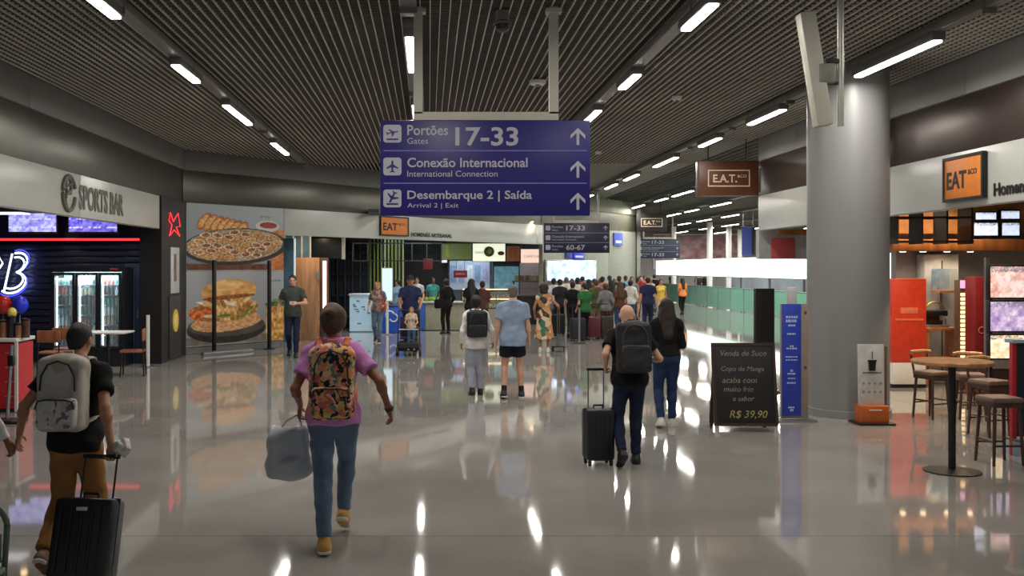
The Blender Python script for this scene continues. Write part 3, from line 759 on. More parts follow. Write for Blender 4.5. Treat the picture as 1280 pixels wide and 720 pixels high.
# blade signs of the eatery and the fascia letters
ORANGE = M('sign_orange', (226, 132, 52), .5, var=.08); BROWN = M('sign_brown', (92, 54, 34), .45, var=.25, scale=2); INK = M('sign_black', (24, 20, 18), .5)
def frame(m, x0, x1, z0, z1, w, y0, y1):
    m.box(((x0 + x1) / 2, (y0 + y1) / 2, z0), (x1 - x0 + w, y1 - y0, w)); m.box(((x0 + x1) / 2, (y0 + y1) / 2, z1), (x1 - x0 + w, y1 - y0, w))
    for x in (x0, x1): m.box((x, (y0 + y1) / 2, (z0 + z1) / 2), (w, y1 - y0, z1 - z0 - w))
    return m
PALE = M('sign_pale', (216, 196, 168), .5)
def blade_sign(label, x, y, body, rods=False):
    t = thing('blade_sign', label, 'sign', (x, y, 3.52))
    MB().box((0, .13, .365), (1.26, .26, .73), bev=.01).make('box', body, t)
    frame(MB(), -.43, .43, .2, .53, .022, -.006, 0).make('outline', PALE, t)
    lettering('E.A.T.', PALE, t, 0, .36, h=.17, w=.5, left=-.33, bold=.02); lettering('&CO', PALE, t, 0, .41, h=.06, w=.19, left=.18)
    if rods:
        for q in (-.4, .4): MB().cyl((q, .13, .73), (q, .13, 1.2), .012, seg=8).make('rod', BLACKM, t)
    return t
blade_sign('brown illuminated box sign reading E.A.T. beside the round column', 6.3, 20.9, BROWN, True)
blade_sign('small black box sign reading E.A.T. hanging farther back in the hall', PX(814, 41.3), 41.2, M('sign_blackbrown', (30, 24, 20), .5), True)
def eat_panel(label, loc, rz, W, H):
    t = thing('eatery_sign', label, 'sign', loc, rz)
    MB().box((0, -.015, 0), (W, .05, H), bev=.004).make('panel', ORANGE, t)
    frame(MB(), -W / 2, W / 2, -H / 2, H / 2, .035, -.055, .005).make('frame', INK, t)
    lettering('EAT', INK, t, 0, -.02, h=H * .42, w=W * .52, left=-W * .42, y=-.04, bold=.03); lettering('&CO', INK, t, 0, H * .11, h=H * .13, w=W * .22, left=W * .14, y=-.04, bold=.02)
    return t
sy = RW * F / (1209 - 536)
eat_panel('orange square sign reading EAT on the right-hand white fascia', (RW - .02, sy, PZ(222, sy)), -math.pi / 2, .93, .55)
t = thing('fascia_lettering', 'black raised letters on the right-hand white fascia at the picture edge', 'lettering', (RW - .01, 12.23, 2.96), -math.pi / 2)
lettering('Homenás', INK, t, 0, 0, h=.16, w=.8, left=.0, bold=.03)
p = on_wall(7.4, .02)
eat_panel('orange sign reading EAT on the white fascia below the large blue sign', (p[0], p[1], 3.2), WANG, 1.22, .52)
p = on_wall(8.2, .01)
t = thing('fascia_lettering', 'small black raised letters right of the orange sign on the back fascia', 'lettering', (p[0], p[1], 3.0), WANG)
lettering('HOMENÁS ARTESANAL', INK, t, 0, 0, h=.15, w=2.0, left=0, bold=.03)
# bar fascia letters on the left
t = thing('fascia_lettering', 'dark grey raised emblem and letters SPORTS BAR on the left fascia', 'lettering', (LW + .01, PX(78, 1) and -LW * F / (536 - 74), 3.16), math.pi / 2)
BARTXT = M('bar_letters', (96, 96, 88), .5)
lettering('SPORTS BAR', BARTXT, t, 0, -.02, h=.40, w=2.3, left=.84, bold=.03)
em = MB()
em.tube(arc((.36, -.01, .0), .27, 20, 350, 22), .03, 8); em.tube(arc((.34, -.01, .12), .12, -150, 190, 16), .025, 8); em.tube(arc((.36, -.01, -.12), .14, 60, 300, 14), .025, 8); em.tube([(.24, -.01, .1), (.5, -.01, .16)], .02, 6)
em.make('emblem', BARTXT, t)
# ------------------------------------------------------------------ food posters on the oblique wall
def vnoise(u, v, s, seed=0):
    rs = np.random.RandomState(seed); n = 64; g = rs.rand(n, n)
    x = u * s; y = v * s; xi = np.floor(x).astype(int); yi = np.floor(y).astype(int); fx = x - xi; fy = y - yi
    fx = fx * fx * (3 - 2 * fx); fy = fy * fy * (3 - 2 * fy)
    a = g[xi % n, yi % n]; b = g[(xi + 1) % n, yi % n]; c = g[xi % n, (yi + 1) % n]; d = g[(xi + 1) % n, (yi + 1) % n]
    return (a * (1 - fx) + b * fx) * (1 - fy) + (c * (1 - fx) + d * fx) * fy
def elm(u, v, cx, cy, rx, ry, ang=0):
    a = R(ang); x = u - cx; y = (v - cy); return ((x * math.cos(a) + y * math.sin(a)) / rx) ** 2 + ((-x * math.sin(a) + y * math.cos(a)) / ry) ** 2
def paint(C, m, col, var=None, amt=40):
    col = np.array(col, float)
    C[m] = col if var is None else col + (var[m][:, None] - .5) * amt
def poster_top(u, v):
    C = np.zeros((len(u), 3)); n = vnoise(u, v, 24, 1); n2 = vnoise(u, v, 60, 2)
    C[:] = np.array([150, 158, 164]) + (v[:, None] - .5) * 40 + (u[:, None] - .5) * 24
    paint(C, v < .10, (106, 66, 50), n, 40)
    paint(C, (u > .84) & (v < .62 + .2 * (u - .84)) , (196, 120, 66), n, 50)
    paint(C, (elm(u, v, .82, .70, .13, .09) < 1), (214, 206, 200)); paint(C, elm(u, v, .83, .715, .095, .05) < 1, (150, 36, 34), n, 40)
    for i in range(7):                                        # bread slices
        cx = .17 + i * .062; cy = .735 - i * .018
        e = elm(u, v, cx, cy, .055, .135, -22); paint(C, e < 1, (204, 130, 62), n2, 70); paint(C, e < .45, (226, 176, 108), n2, 60)
        paint(C, (e > .85) & (e < 1.05), (150, 78, 34))
    e = elm(u, v, .50, .365, .54, .285, 7); paint(C, e < 1, (52, 46, 44), n, 20); paint(C, elm(u, v, .49, .385, .50, .25, 7) < 1, (176, 150, 118), n2, 90)
    rs = np.random.RandomState(5)
    for r in range(6):
        for c in range(9):
            cx = .07 + c * .115 + (r % 2) * .055; cy = .19 + r * .078 + .03 * math.sin(c)
            if elm(np.array([cx]), np.array([cy]), .48, .385, .47, .22, 7)[0] > 1: continue
            e = elm(u, v, cx, cy, .064, .044, rs.uniform(-25, 25)); k = rs.rand()
            paint(C, e < 1, (222, 200, 164) if k < .6 else (206, 164, 120), n2, 60)
            paint(C, e < .42, (150, 84, 46) if k < .5 else (196, 138, 70), n2, 90); paint(C, (e > .9) & (e < 1.15), (110, 76, 50), n2, 40)
    for i, y in enumerate((.855, .835)):
        paint(C, (u > .74) & (u < .90 - i * .03) & (abs(v - y) < .006) & (vnoise(u, v, 90, 9) > .35), (96, 98, 100))
    return C
def poster_low(u, v):
    C = np.zeros((len(u), 3)); n = vnoise(u, v, 22, 3); n2 = vnoise(u, v, 55, 4); n3 = vnoise(u * 1.2, v * .6, 40, 8)
    C[:] = np.array([156, 160, 164]) + (v[:, None] - .5) * 30
    paint(C, v < .10, (126, 116, 108), n, 30)
    paint(C, (u > .80) & (v < .52 - .15 * np.abs(u - .9)), (206, 156, 78), n3, 110)
    paint(C, elm(u, v, .93, .52, .14, .035, 0) < 1, (74, 98, 42), n2, 80); paint(C, elm(u, v, .92, .575, .05, .02) < 1, (110, 140, 60), n2, 60)
    paint(C, elm(u, v, .40, .20, .40, .19) < 1, (48, 44, 44), n, 20); paint(C, elm(u, v, .40, .25, .385, .15) < 1, (84, 76, 72), n, 24)
    paint(C, elm(u, v, .40, .30, .36, .13, 6) < 1, (216, 164, 116), n2, 60)
    paint(C, elm(u, v, .39, .47, .33, .17, 4) < 1, (196, 148, 86), n3, 130); paint(C, elm(u, v, .14, .43, .12, .10) < 1, (206, 106, 52), n2, 90)
    for i in range(14):
        rs = np.random.RandomState(i); cx, cy = rs.uniform(.12, .68), rs.uniform(.38, .62)
        paint(C, elm(u, v, cx, cy, .07, .022, rs.uniform(-70, 70)) < 1, [(236, 200, 140), (168, 108, 56), (110, 124, 54), (230, 216, 190)][i % 4], n2, 60)
    paint(C, (elm(u, v, .42, .72, .28, .17, 6) < 1) & (v > .64 + .1 * (u - .42)), (222, 164, 98), n, 50)
    paint(C, (elm(u, v, .38, .80, .18, .07, 8) < 1), (236, 188, 126), n, 36)
    paint(C, (elm(u, v, .42, .64, .27, .03, 6) < 1), (146, 86, 40), n2, 50)
    paint(C, (u > .86) & (u < .97) & (abs(v - .855) < .012) & (vnoise(u, v, 80, 9) > .4), (110, 112, 116))
    return C
PRINT = vcol('poster_print', .35)
w0 = on_wall(0.03, .035)
t = thing('food_poster', 'upper wall poster of bread slices above a dark oval dish of snacks', 'poster', (w0[0], w0[1], 0), WANG)
MB().box((1.52, .01, 2.72), (3.04, .02, 1.56)).make('backing', WHITE, t)
printed('print', t, 0, 3.04, 1.95, 3.5, -.003, 190, 110, poster_top, PRINT)
t = thing('food_poster', 'lower wall poster of a large filled burger bun on a dark plate', 'poster', (w0[0], w0[1], 0), WANG)
MB().box((1.52, .01, 1.05), (3.04, .02, 1.72)).make('backing', WHITE, t)
printed('print', t, 0, 3.04, .2, 1.93, -.003, 190, 120, poster_low, PRINT)
# two tall slim black posts in front of the posters
for px, side in ((259, 'left'), (328, 'right')):
    r = (px - 536) / F; tt = (5.6 + 22.8 * r) / (9.6 - 12.2 * r) * 15.524; q = on_wall(tt, .25)
    t = thing('slim_post', f'tall slim black post in front of the food posters, {side} one', 'post', (q[0], q[1], 0), WANG)
    MB().box((0, 0, 1.1), (.075, .075, 2.17), bev=.006).make('pole', BLACKM, t); MB().lathe([(.14, 0), (.14, .012), (.05, .02)], seg=20).make('base', BLACKM, t)
q = on_wall(.9, .45); t = thing('floor_sill', 'low pale metal sill on the floor below the burger poster', 'sill', (q[0], q[1], 0), WANG)
MB().box((0, 0, .03), (1.5, .12, .06), bev=.008).make('plate', STEEL, t); MB().box((0, .03, .075), (1.44, .04, .03)).make('lip', STEEL, t)
# pier decorations: red neon, white notice, black board with yellow badge
NEON_R = M('neon_red', (255, 60, 70), .4, emit=1.1, var=0)
pier_x = PX(221, 22.6)
t = thing('neon_glyph', 'small red neon emblem high on the black pier', 'neon sign', (-5.56, 20.735, 2.95)); t.rotation_euler = (0, 0, 0)
nm = MB()
for pts in ([(-.16, 0, .24), (-.05, 0, .06), (.12, 0, .26), (.2, 0, -.02), (.05, 0, -.05), (.18, 0, -.24), (-.02, 0, -.12), (-.18, 0, -.26), (-.10, 0, -.02), (-.2, 0, .06), (-.16, 0, .24)],): nm.tube(pts, .014, 6)
nm.make('tube', NEON_R, t)
t.location = (-5.55, 21.75, 2.95); t.rotation_euler = (0, 0, math.pi / 2); t.scale = (2.4, 1, 1)
t = thing('notice', 'narrow white notice on the black pier left of the food posters', 'notice', (-5.57, 21.8, 1.95), math.pi / 2)
MB().box((0, -.01, 0), (.72, .02, 1.0), bev=.003).make('sheet', M('notice_white', (190, 192, 194), .5), t)
MB().box((-.02, -.023, .06), (.2, .006, .6)).make('picture', M('notice_picture', (128, 96, 92), .5, var=.5, scale=6), t)
t = thing('badge_board', 'black board with a round yellow badge on the pier left of the posters', 'board', (-5.57, 21.8, 0), math.pi / 2)
MB().box((0, -.012, .72), (.95, .02, 1.35), bev=.003).make('board', DARK, t)
m = MB(); m.cyl((0, -.034, .85), (0, -.02, .85), .25, seg=28); bd = m.make('badge', M('badge_yellow', (224, 190, 70), .5), t, label='round yellow badge')
m = MB(); m.cyl((0, -.04, .85), (0, -.034, .85), .15, seg=24); m.make('badge_centre', M('badge_pale', (236, 222, 150), .5), bd)

# ------------------------------------------------------------------ sports bar (left)
BARWALL = M('bar_navy', (30, 40, 70), .4, var=.15); SLAT_B = M('bar_slat', (46, 54, 84), .25, metal=.3, var=.1)
bw = tag(MB().box((-9.3, 21.25, 1.75), (7.4, .2, 3.5)).make('wall_bar_back', BARWALL), kind='structure'); bw.name = 'trim_50'
tag(MB().box((-13, 11, 1.75), (.2, 26, 3.5)).make('trim_51', BARWALL), kind='structure')
tag(MB().box((-9.35, 9.5, 3.42), (7.1, 23.4, .1)).make('trim_52', M('bar_ceiling', (38, 38, 42), .7)), kind='structure')
z = .35
slat = MB().box((0, 0, 0), (6.6, .05, .115), bev=.01).mesh()
while z < 2.5:
    link('wall_slat', slat, SLAT_B, bw, (-9.25, 21.12, z)); z += .14
t = thing('led_strip', 'red glowing light strip across the sports bar back wall', 'light', (-9.0, 20.98, 2.6))
MB().box((0, 0, 0), (6.5, .05, .07), bev=.01).make('profile', DARK, t); MB().box((0, -.03, 0), (6.5, .03, .05), bev=.008).make('glow', M('led_red', (255, 52, 62), .4, emit=1.6, var=0), t)
def tv_fn(seed, a, b):
    def f(u, v):
        n = vnoise(u * 1.7, v, 9, seed); n2 = vnoise(u * 1.7, v, 30, seed + 1)
        C = np.array(a) * (1 - n[:, None]) + np.array(b) * n[:, None]; C += (n2[:, None] - .5) * 70
        m = (np.abs((v * 9) % 1 - .5) < .12) & (n2 > .45); C[m] = (240, 240, 255); return C
    return f
SCREEN = vcol('screen_glow', .3, emit=1.0)
for i, (a, b) in enumerate(((9, 72), (84, 148))):
    x0, x1 = PX(a, 20.6), PX(b, 20.6)
    t = thing('television', ['left lit television showing white and violet, above the red light strip', 'right lit television showing violet and blue, above the red light strip'][i], 'television', ((x0 + x1) / 2, 20.6, 2.72))
    W = x1 - x0
    MB().box((0, .04, .29), (W, .07, .6), bev=.01).make('casing', BLACKM, t)
    printed('screen', t, -W / 2 + .03, W / 2 - .03, .03, .56, -.001, 40, 24, tv_fn(11 + i, (120, 110, 235), (206, 216, 250)) if i == 0 else tv_fn(15, (70, 50, 205), (150, 150, 240)), SCREEN)
    MB().box((0, .31, .3), (.3, .5, .1)).make('bracket', BLACKM, t)
# neon letter
NEON_W = M('neon_white', (226, 232, 255), .4, emit=2.2, var=0); NEON_B = M('neon_blue', (60, 70, 255), .4, emit=2.5, var=0)
t = thing('neon_letter', 'large white and blue neon letter B on the slatted bar wall', 'neon sign', (PX(14, 20.8), 20.9, 1.9))
def bpath(s, dx=0):
    sh = lambda x, z: (x * s + z * s * .28 + dx, 0, z * s)
    up = [sh(.0 + .22 * math.cos(R(a)), .2 + .2 * math.sin(R(a))) for a in range(110, -80, -15)]; dn = [sh(.04 + .26 * math.cos(R(a)), -.2 + .21 * math.sin(R(a))) for a in range(80, -140, -15)]
    return up + dn
for k, (s, mt, r) in enumerate(((1.05, NEON_W, .022), (.82, NEON_W, .02), (1.2, NEON_B, .012))):
    m = MB(); m.tube(bpath(s), r, 8); m.make('tube', mt, t)
m = MB(); m.tube([(-.2, 0, -.42), (-.02, 0, .40)], .022, 8); m.make('tube', NEON_W, t)
m = MB(); m.tube([(-.62, 0, -.3), (-.42, 0, .1), (-.3, 0, .36), (-.22, 0, .2), (-.42, 0, -.1)], .02, 8); m.make('tube', NEON_W, t)
# drinks fridge
fx0, fx1, FY = PX(67, 20.4), PX(159, 20.4), 20.2
t = thing('drinks_fridge', 'tall black three-door drinks fridge with lit shelves in the bar', 'fridge', ((fx0 + fx1) / 2, FY, 0)); FW = fx1 - fx0; FR = t
FRB = M('fridge_black', (24, 26, 32), .35); FRW = M('fridge_liner', (200, 232, 238), .5)
MB().box((0, .66, 1.0), (FW, .04, 2.0)).make('back', FRW, t)
for q in (-1, 1): MB().box((q * (FW / 2 - .025), .33, 1.0), (.05, .66, 2.0)).make('side', FRB, t)
MB().box((0, .33, 1.97), (FW - .1, .66, .1)).make('top_sign', FRB, t); MB().box((0, .33, .17), (FW - .1, .66, .34)).make('plinth', FRB, t)
MB().box((FW * .36, -.005, 1.98), (.16, .01, .03)).make('maker_plate', M('maker_red', (190, 60, 60), .5), t)
BOT = MB().lathe([(.03, 0), (.032, .02), (.032, .13), (.012, .19), (.012, .23)], seg=8).mesh()
CAN = MB().lathe([(.028, 0), (.033, .01), (.033, .12), (.027, .13)], seg=8).mesh()
dcols = [M('drink_%d' % i, c, .3) for i, c in enumerate(((40, 60, 70), (120, 60, 56), (60, 120, 130), (150, 150, 130), (50, 90, 80), (30, 34, 50), (170, 190, 196)))]
dw = (FW - .1) / 3
SW_ = ['left', 'middle', 'right']
for i in range(3):
    cx = -FW / 2 + .05 + dw * (i + .5)
    d = frame(MB(), cx - dw / 2 + .03, cx + dw / 2 - .03, .38, 1.88, .05, -.03, .01).make('door', FRB, t)
    MB().box((cx, -.01, 1.13), (dw - .1, .008, 1.46)).make('pane', glass('fridge_glass', (200, 225, 230), .12), d)
    MB().cyl((cx + dw * .38, -.06, .9), (cx + dw * .38, -.06, 1.4), .012, seg=8).make('door_handle', STEEL, d)
    MB().box((cx - dw / 2 + .07, .06, 1.13), (.02, .03, 1.4)).make('light_tube', M('fridge_tube', (225, 245, 255), .5, emit=5, var=0), t)
    ld = bpy.data.lights.new('fridge_light', 'AREA'); ld.size = dw * .7; ld.energy = 9; ld.color = (.82, .95, 1); lo = bpy.data.objects.new('fridge_light', ld); COL.objects.link(lo); lo.parent = t; lo.location = (cx, .12, 1.85); lo.rotation_euler = (R(25), 0, 0)
    for k in range(7):
        z = .42 + k * .205
        MB().box((cx, .36, z), (dw - .06, .52, .012)).make('shelf', STEEL, t)
        kind = (i + k) % 3
        for n_ in range(5):
            o = link('drink_bottle' if kind else 'drink_can', BOT if kind else CAN, None, None, (t.location.x + cx - dw * .34 + n_ * dw * .17, FY + .17, z + .008))
            if not o.data.materials: o.data.materials.append(dcols[0])
            o.material_slots[0].link = 'OBJECT'; o.material_slots[0].material = dcols[(i * 2 + k * 3 + n_ // 3) % 7]
            tag(o, f'{"bottle" if kind else "can"} on the {["bottom", "second lowest", "third lowest", "middle", "third highest", "second highest", "top"][k]} shelf behind the {SW_[i]} fridge door', 'bottle' if kind else 'can', f'drinks on the {["bottom", "second lowest", "third lowest", "middle", "third highest", "second highest", "top"][k]} shelf behind the {SW_[i]} fridge door')
t = thing('blue_door', 'plain dark blue door panel right of the drinks fridge', 'door', (-6.23, 20.95, 0))
MB().box((0, .03, 1.05), (.34, .06, 2.1), bev=.01).make('leaf', M('door_blue', (36, 62, 98), .4), t); MB().cyl((.12, -.03, .95), (.12, -.03, 1.15), .012, seg=8).make('door_handle', STEEL, t)
t = thing('slim_post', 'slim white post with base beside the black pier of the bar', 'post', (PX(185, 20.1), 20.1, 0))
MB().cyl((0, 0, .02), (0, 0, 1.05), .035, seg=14).make('pole', WHITE, t); MB().lathe([(.17, 0), (.17, .015), (.05, .03)], seg=20).make('base', STEEL, t)
# bar furniture
def bar_chair(label, x, y, rz, wood_m, group=None, seat_z=.46, back=.86):
    t = thing('wooden_chair', label, 'chair', (x, y, 0), rz, group)
    MB().box((0, 0, seat_z), (.42, .42, .04), bev=.012).make('seat', wood_m, t)
    MB().box((0, .2, back - .1), (.42, .03, .22), bev=.01, rot=None).make('backrest', wood_m, t)
    for q in (-1, 1):
        MB().cyl((q * .17, -.17, seat_z), (q * .2, -.2, 0), .014, seg=8).make('leg', BLACKM, t); MB().cyl((q * .18, .19, back), (q * .2, .22, 0), .014, seg=8).make('leg', BLACKM, t)
    return t
BWOOD = wood('bar_wood', (150, 92, 66))
for px, D, l in ((66, 18.2, 'wooden chair with brown back left of the white bar table'), (84, 19.0, 'second wooden chair behind the first one left of the white bar table'), (166, 18.5, 'dark chair with a wooden back at the right end of the white bar table')):
    bar_chair(l, PX(px, D), D, math.pi if px < 100 else -1.4, BWOOD)
t = thing('bar_table', 'white-topped table in front of the drinks fridge', 'table', (PX(135, 18.6), 18.6, 0))
MB().box((0, 0, .80), (.8, .7, .03), bev=.008).make('tabletop', WHITE, t); MB().cyl((0, 0, .02), (0, 0, .79), .03, seg=12).make('column', BLACKM, t); MB().lathe([(.24, 0), (.24, .015), (.04, .03)], seg=24).make('base', BLACKM, t)
RED = M('counter_red', (196, 36, 40), .4, var=.1)
cx0 = PX(-40, 13.6); cx1 = PX(15, 13.6)
t = thing('red_counter', 'red bar counter with a white rim at the left edge of the picture', 'counter', ((cx0 + cx1) / 2, 13.8, 0)); W = cx1 - cx0
MB().box((0, .3, .5), (W - .06, .6, .9)).make('body', RED, t); MB().box((0, .28, 1.0), (W, .66, .05), bev=.01).make('worktop', WHITE, t)
MB().box((0, .3, .03), (W - .1, .55, .06)).make('plinth', DARK, t); MB().box((W / 2 - .02, -.01, .5), (.04, .03, .98)).make('corner_strip', WHITE, t); MB().box((-.2, -.006, .55), (.5, .012, .5), bev=.004).make('front_panel', M('counter_violet', (120, 62, 150), .4, var=.3, scale=3), t)
for k in range(4): MB().box((W * .33, -.006, .22 + k * .2), (W * .26, .01, .012)).make('groove', M('counter_pale', (220, 130, 130), .5), t)
for k, (px, c, hh) in enumerate(((4, (150, 96, 70), .24), (14, (40, 36, 40), .3), (24, (170, 120, 96), .2), (32, (90, 60, 50), .26))):
    t = thing('counter_tin', ['brown tin', 'black tin', 'beige tin', 'dark brown tin'][k] + ' standing on the white rim of the red counter', 'tin', (PX(px, 13.95), 13.95, 1.025))
    MB().lathe([(.055, 0), (.055, hh - .02), (.05, hh - .02)], seg=16).make('body', M('tin_%d' % k, c, .4, var=.3), t); MB().lathe([(.057, hh - .025), (.057, hh), (.02, hh + .012)], seg=16).make('lid', BLACKM, t)
for k, (px, py, c, D) in enumerate(((4, 381, (196, 52, 46), 19.6), (25, 381, (44, 60, 230), 19.6), (15, 391, (214, 200, 90), 19.1))):
    t = thing('party_balloon', ['red', 'blue', 'small yellow'][k] + ' shiny balloon in front of the slatted bar wall', 'balloon', (PX(px, D), D, PZ(py, D)))
    r = .16 if k < 2 else .09
    MB().ball((0, 0, 0), r, 16, (1, 1, 1.15)).make('skin', M('balloon_%d' % k, c, .25), t); MB().cyl((0, 0, -PZ(py, D) + .01), (0, 0, -r * 1.12), .004, seg=6).make('string', WHITE, t); MB().cyl((0, 0, -r * 1.25), (0, 0, -r * 1.1), .025, .005, seg=8).make('knot', M('balloon_%d' % k, c), t)
t = thing('queue_post', 'pale queue post with a black foot in front of the red counter', 'post', (PX(9, 12.9), 12.9, 0))
MB().cyl((0, 0, .03), (.06, 0, 1.0), .022, seg=12).make('pole', STEEL, t); MB().box((0, 0, .02), (.42, .34, .04), bev=.012).make('foot', BLACKM, t); MB().box((.055, 0, .8), (.08, .08, .14), bev=.012).make('belt_head', BLACKM, t)
t = thing('pendant_bar', 'dark pendant lamp bar with white underside at the upper left', 'lamp', (PX(8, 17), 17, PZ(266, 17)))
MB().box((0, 0, .05), (1.05, .5, .09), bev=.01).make('housing', M('pendant_maroon', (52, 34, 36), .5), t); MB().box((-.1, 0, -.01), (.85, .42, .025)).make('diffuser', M('pendant_glow', (235, 235, 240), .5, emit=1.2, var=0), t)
for q in (-.4, .4): MB().cyl((q, 0, .09), (q, 0, .82), .006, seg=6).make('cable', BLACKM, t)
for i, (px, D) in enumerate(((30, 17.5), (120, 18.5), (60, 19.8), (10, 14.5))):
    downlight(PX(px, D), D, 3.36, ['added bar fill lamp above the wooden chairs', 'added bar fill lamp above the white table', 'added bar fill lamp nearest the slatted wall', 'added bar fill lamp above the red counter'][i], warm=(i != 1), W=70)  # bar lamps added to brighten the interior and the slatted wall

# ------------------------------------------------------------------ snack stalls behind the oblique fascia
def block(name, label, cat, px0, px1, py0, py1, D, depth, mat, floor=True):
    """a box-shaped thing seen frontally between two pixel columns; returns (thing, width, height)"""
    x0, x1 = PX(px0, D), PX(px1, D); z1 = PZ(py0, D); z0 = 0.0 if floor else PZ(py1, D)
    t = thing(name, label, cat, ((x0 + x1) / 2, D, z0)); return t, x1 - x0, z1 - z0
tag(MB().box((.3, 40.2, 1.8), (13.4, .2, 3.6)).make('trim_53', M('stall_back_wall', (120, 124, 132), .6, var=.25, scale=1.2)), kind='structure')
tag(MB().box((-6.6, 31, 1.8), (.2, 18, 3.6)).make('trim_54', DARK), kind='structure')
sc_ = MB(); sc_.bm.faces.new([sc_.bm.verts.new(v) for v in ((-6.5, 23.5, 3.62), (4.2, 37.2, 3.62), (7.0, 40.2, 3.62), (-6.5, 40.2, 3.62))])
tag(sc_.make('trim_55', M('stall_ceiling', (60, 60, 60), .8)), kind='structure')
MB().box((-1.5, 32, 3.55), (.3, 10, .1)).make('trim_56', DARK)['kind'] = 'structure'
# bluish glazed frame and the wooden partition
t, W, Hh = block('glazed_screen', 'bluish glazed screen with white uprights above the wooden partition', 'screen', 356, 388, 292, 325, 28.2, .1, None, floor=False)
MB().box((0, .03, Hh / 2), (W, .02, Hh)).make('pane', M('blue_glass_panel', (96, 136, 160), .2, var=.3, scale=2), t)
for k in range(4): MB().box((-W / 2 + W * k / 3, 0, (3.62 - t.location.z) / 2), (.05, .06, 3.62 - t.location.z), bev=.005).make('upright', WHITE, t)
t = thing('glass_screen', 'tall narrow blue glass panel beside the poster wall', 'panel', (PX(359, 26.6), 26.9, 0))
MB().box((0, 0, 1.4), (.26, .05, 2.8)).make('pane', M('blue_glass_panel', ()), t); MB().box((.16, 0, 1.4), (.04, .07, 2.8)).make('upright', M('glowing_edge', (214, 236, 240), .4, emit=.5), t)
t, W, Hh = block('wooden_partition', 'light brown wooden partition with a glowing strip along its edge', 'partition', 365, 410, 322, 430, 27.6, .3, None)
MB().box((-.12, .15, Hh / 2), (W - .24, .3, Hh), bev=.01).make('panel', wood('partition_wood', (168, 128, 96), 1.5), t)
MB().box((W / 2 - .12, .2, Hh / 2), (.22, .25, Hh), bev=.006).make('post', M('partition_dark', (82, 62, 52), .5), t)
MB().box((W / 2 - .1, .06, Hh * .56), (.10, .05, Hh * .8), bev=.01).make('light_strip', M('strip_pink', (255, 206, 180), .4, emit=2.2, var=0), t)
MB().box((W * .22, -.02, Hh * .78), (.05, .05, .2)).make('door_handle', STEEL, t)
# black menu monitor block hanging near the glazed screen
t, W, Hh = block('menu_monitor', 'dark hanging monitor block with a white edge strip', 'monitor', 388, 431, 298, 323, 28.6, .2, None, floor=False)
MB().box((-.04, .15, Hh / 2), (W - .08, .3, Hh), bev=.01).make('casing', M('monitor_dark', (36, 44, 50), .3), t); MB().box((W / 2 - .05, .1, Hh / 2), (.1, .2, Hh + .05), bev=.01).make('edge_strip', WHITE, t)
for q in (-.3, .3): MB().cyl((q, .15, Hh), (q, .15, 3.64 - t.location.z), .012, seg=8).make('rod', BLACKM, t)
t, W, Hh = block('shelf_wall', 'dark tall shelving left of the green upright slats', 'shelving', 412, 460, 300, 405, 32.4, .3, None)
MB().box((0, .5, Hh / 2), (W, .04, Hh)).make('back', M('shelf_black', (22, 26, 34), .4), t)
for k in range(6): MB().box((-W / 2 + W * k / 5, .3, Hh / 2), (.05, .4, Hh)).make('upright', M('shelf_slate', (34, 42, 54), .4), t)
for k in range(4): MB().box((0, .3, .4 + k * .7), (W, .4, .03)).make('shelf', M('shelf_slate', ()), t)
t, W, Hh = block('slat_screen', 'screen of green and black upright slats behind the lit totem', 'screen', 461, 506, 298, 410, 33.5, .1, None)
MB().box((0, .12, Hh / 2), (W, .04, Hh)).make('backing', M('slat_backing', (30, 34, 22), .6), t)
for k in range(10): MB().box((-W / 2 + W * (k + .5) / 10, .04, Hh / 2 + .3), (.055, .07, Hh - .6), bev=.006).make('slat', M('slat_green', (150, 166, 84), .5) if k % 5 != 4 else M('slat_pale', (196, 204, 168), .5), t)
t, W, Hh = block('shelf_rack', 'black hanging shelf frame above the green slats and the till', 'frame', 441, 552, 304, 326, 31.0, .3, None, floor=False)
for zz in (0, Hh):
    for yy in (0, .35): MB().box((0, yy, zz), (W, .03, .03)).make('rail', M('frame_steel', (70, 72, 72), .4, metal=.5), t)
for k in range(7): MB().box((-W / 2 + W * k / 6, .17, Hh / 2), (.03, .38, Hh + .03)).make('upright', M('frame_steel', ()), t)
for q in (-1, 1): MB().cyl((q * W * .4, .17, Hh), (q * W * .4, .17, 3.6 - t.location.z), .012, seg=8).make('rod', BLACKM, t)
t, W, Hh = block('dark_niche', 'dark kitchen niche wall behind the counter staff', 'wall panel', 503, 560, 318, 400, 36.5, .2, None)
MB().box((0, .1, Hh / 2), (W, .2, Hh)).make('panel', M('niche_black', (20, 18, 20), .5), t); MB().box((.1, -.02, Hh * .86), (.35, .03, .4), bev=.01).make('screen', M('niche_red', (120, 46, 50), .4, emit=.3), t); MB().box((W * .42, -.02, Hh * .92), (.2, .04, .2)).make('lamp_box', M('niche_white', (230, 235, 240), .4, emit=1), t)
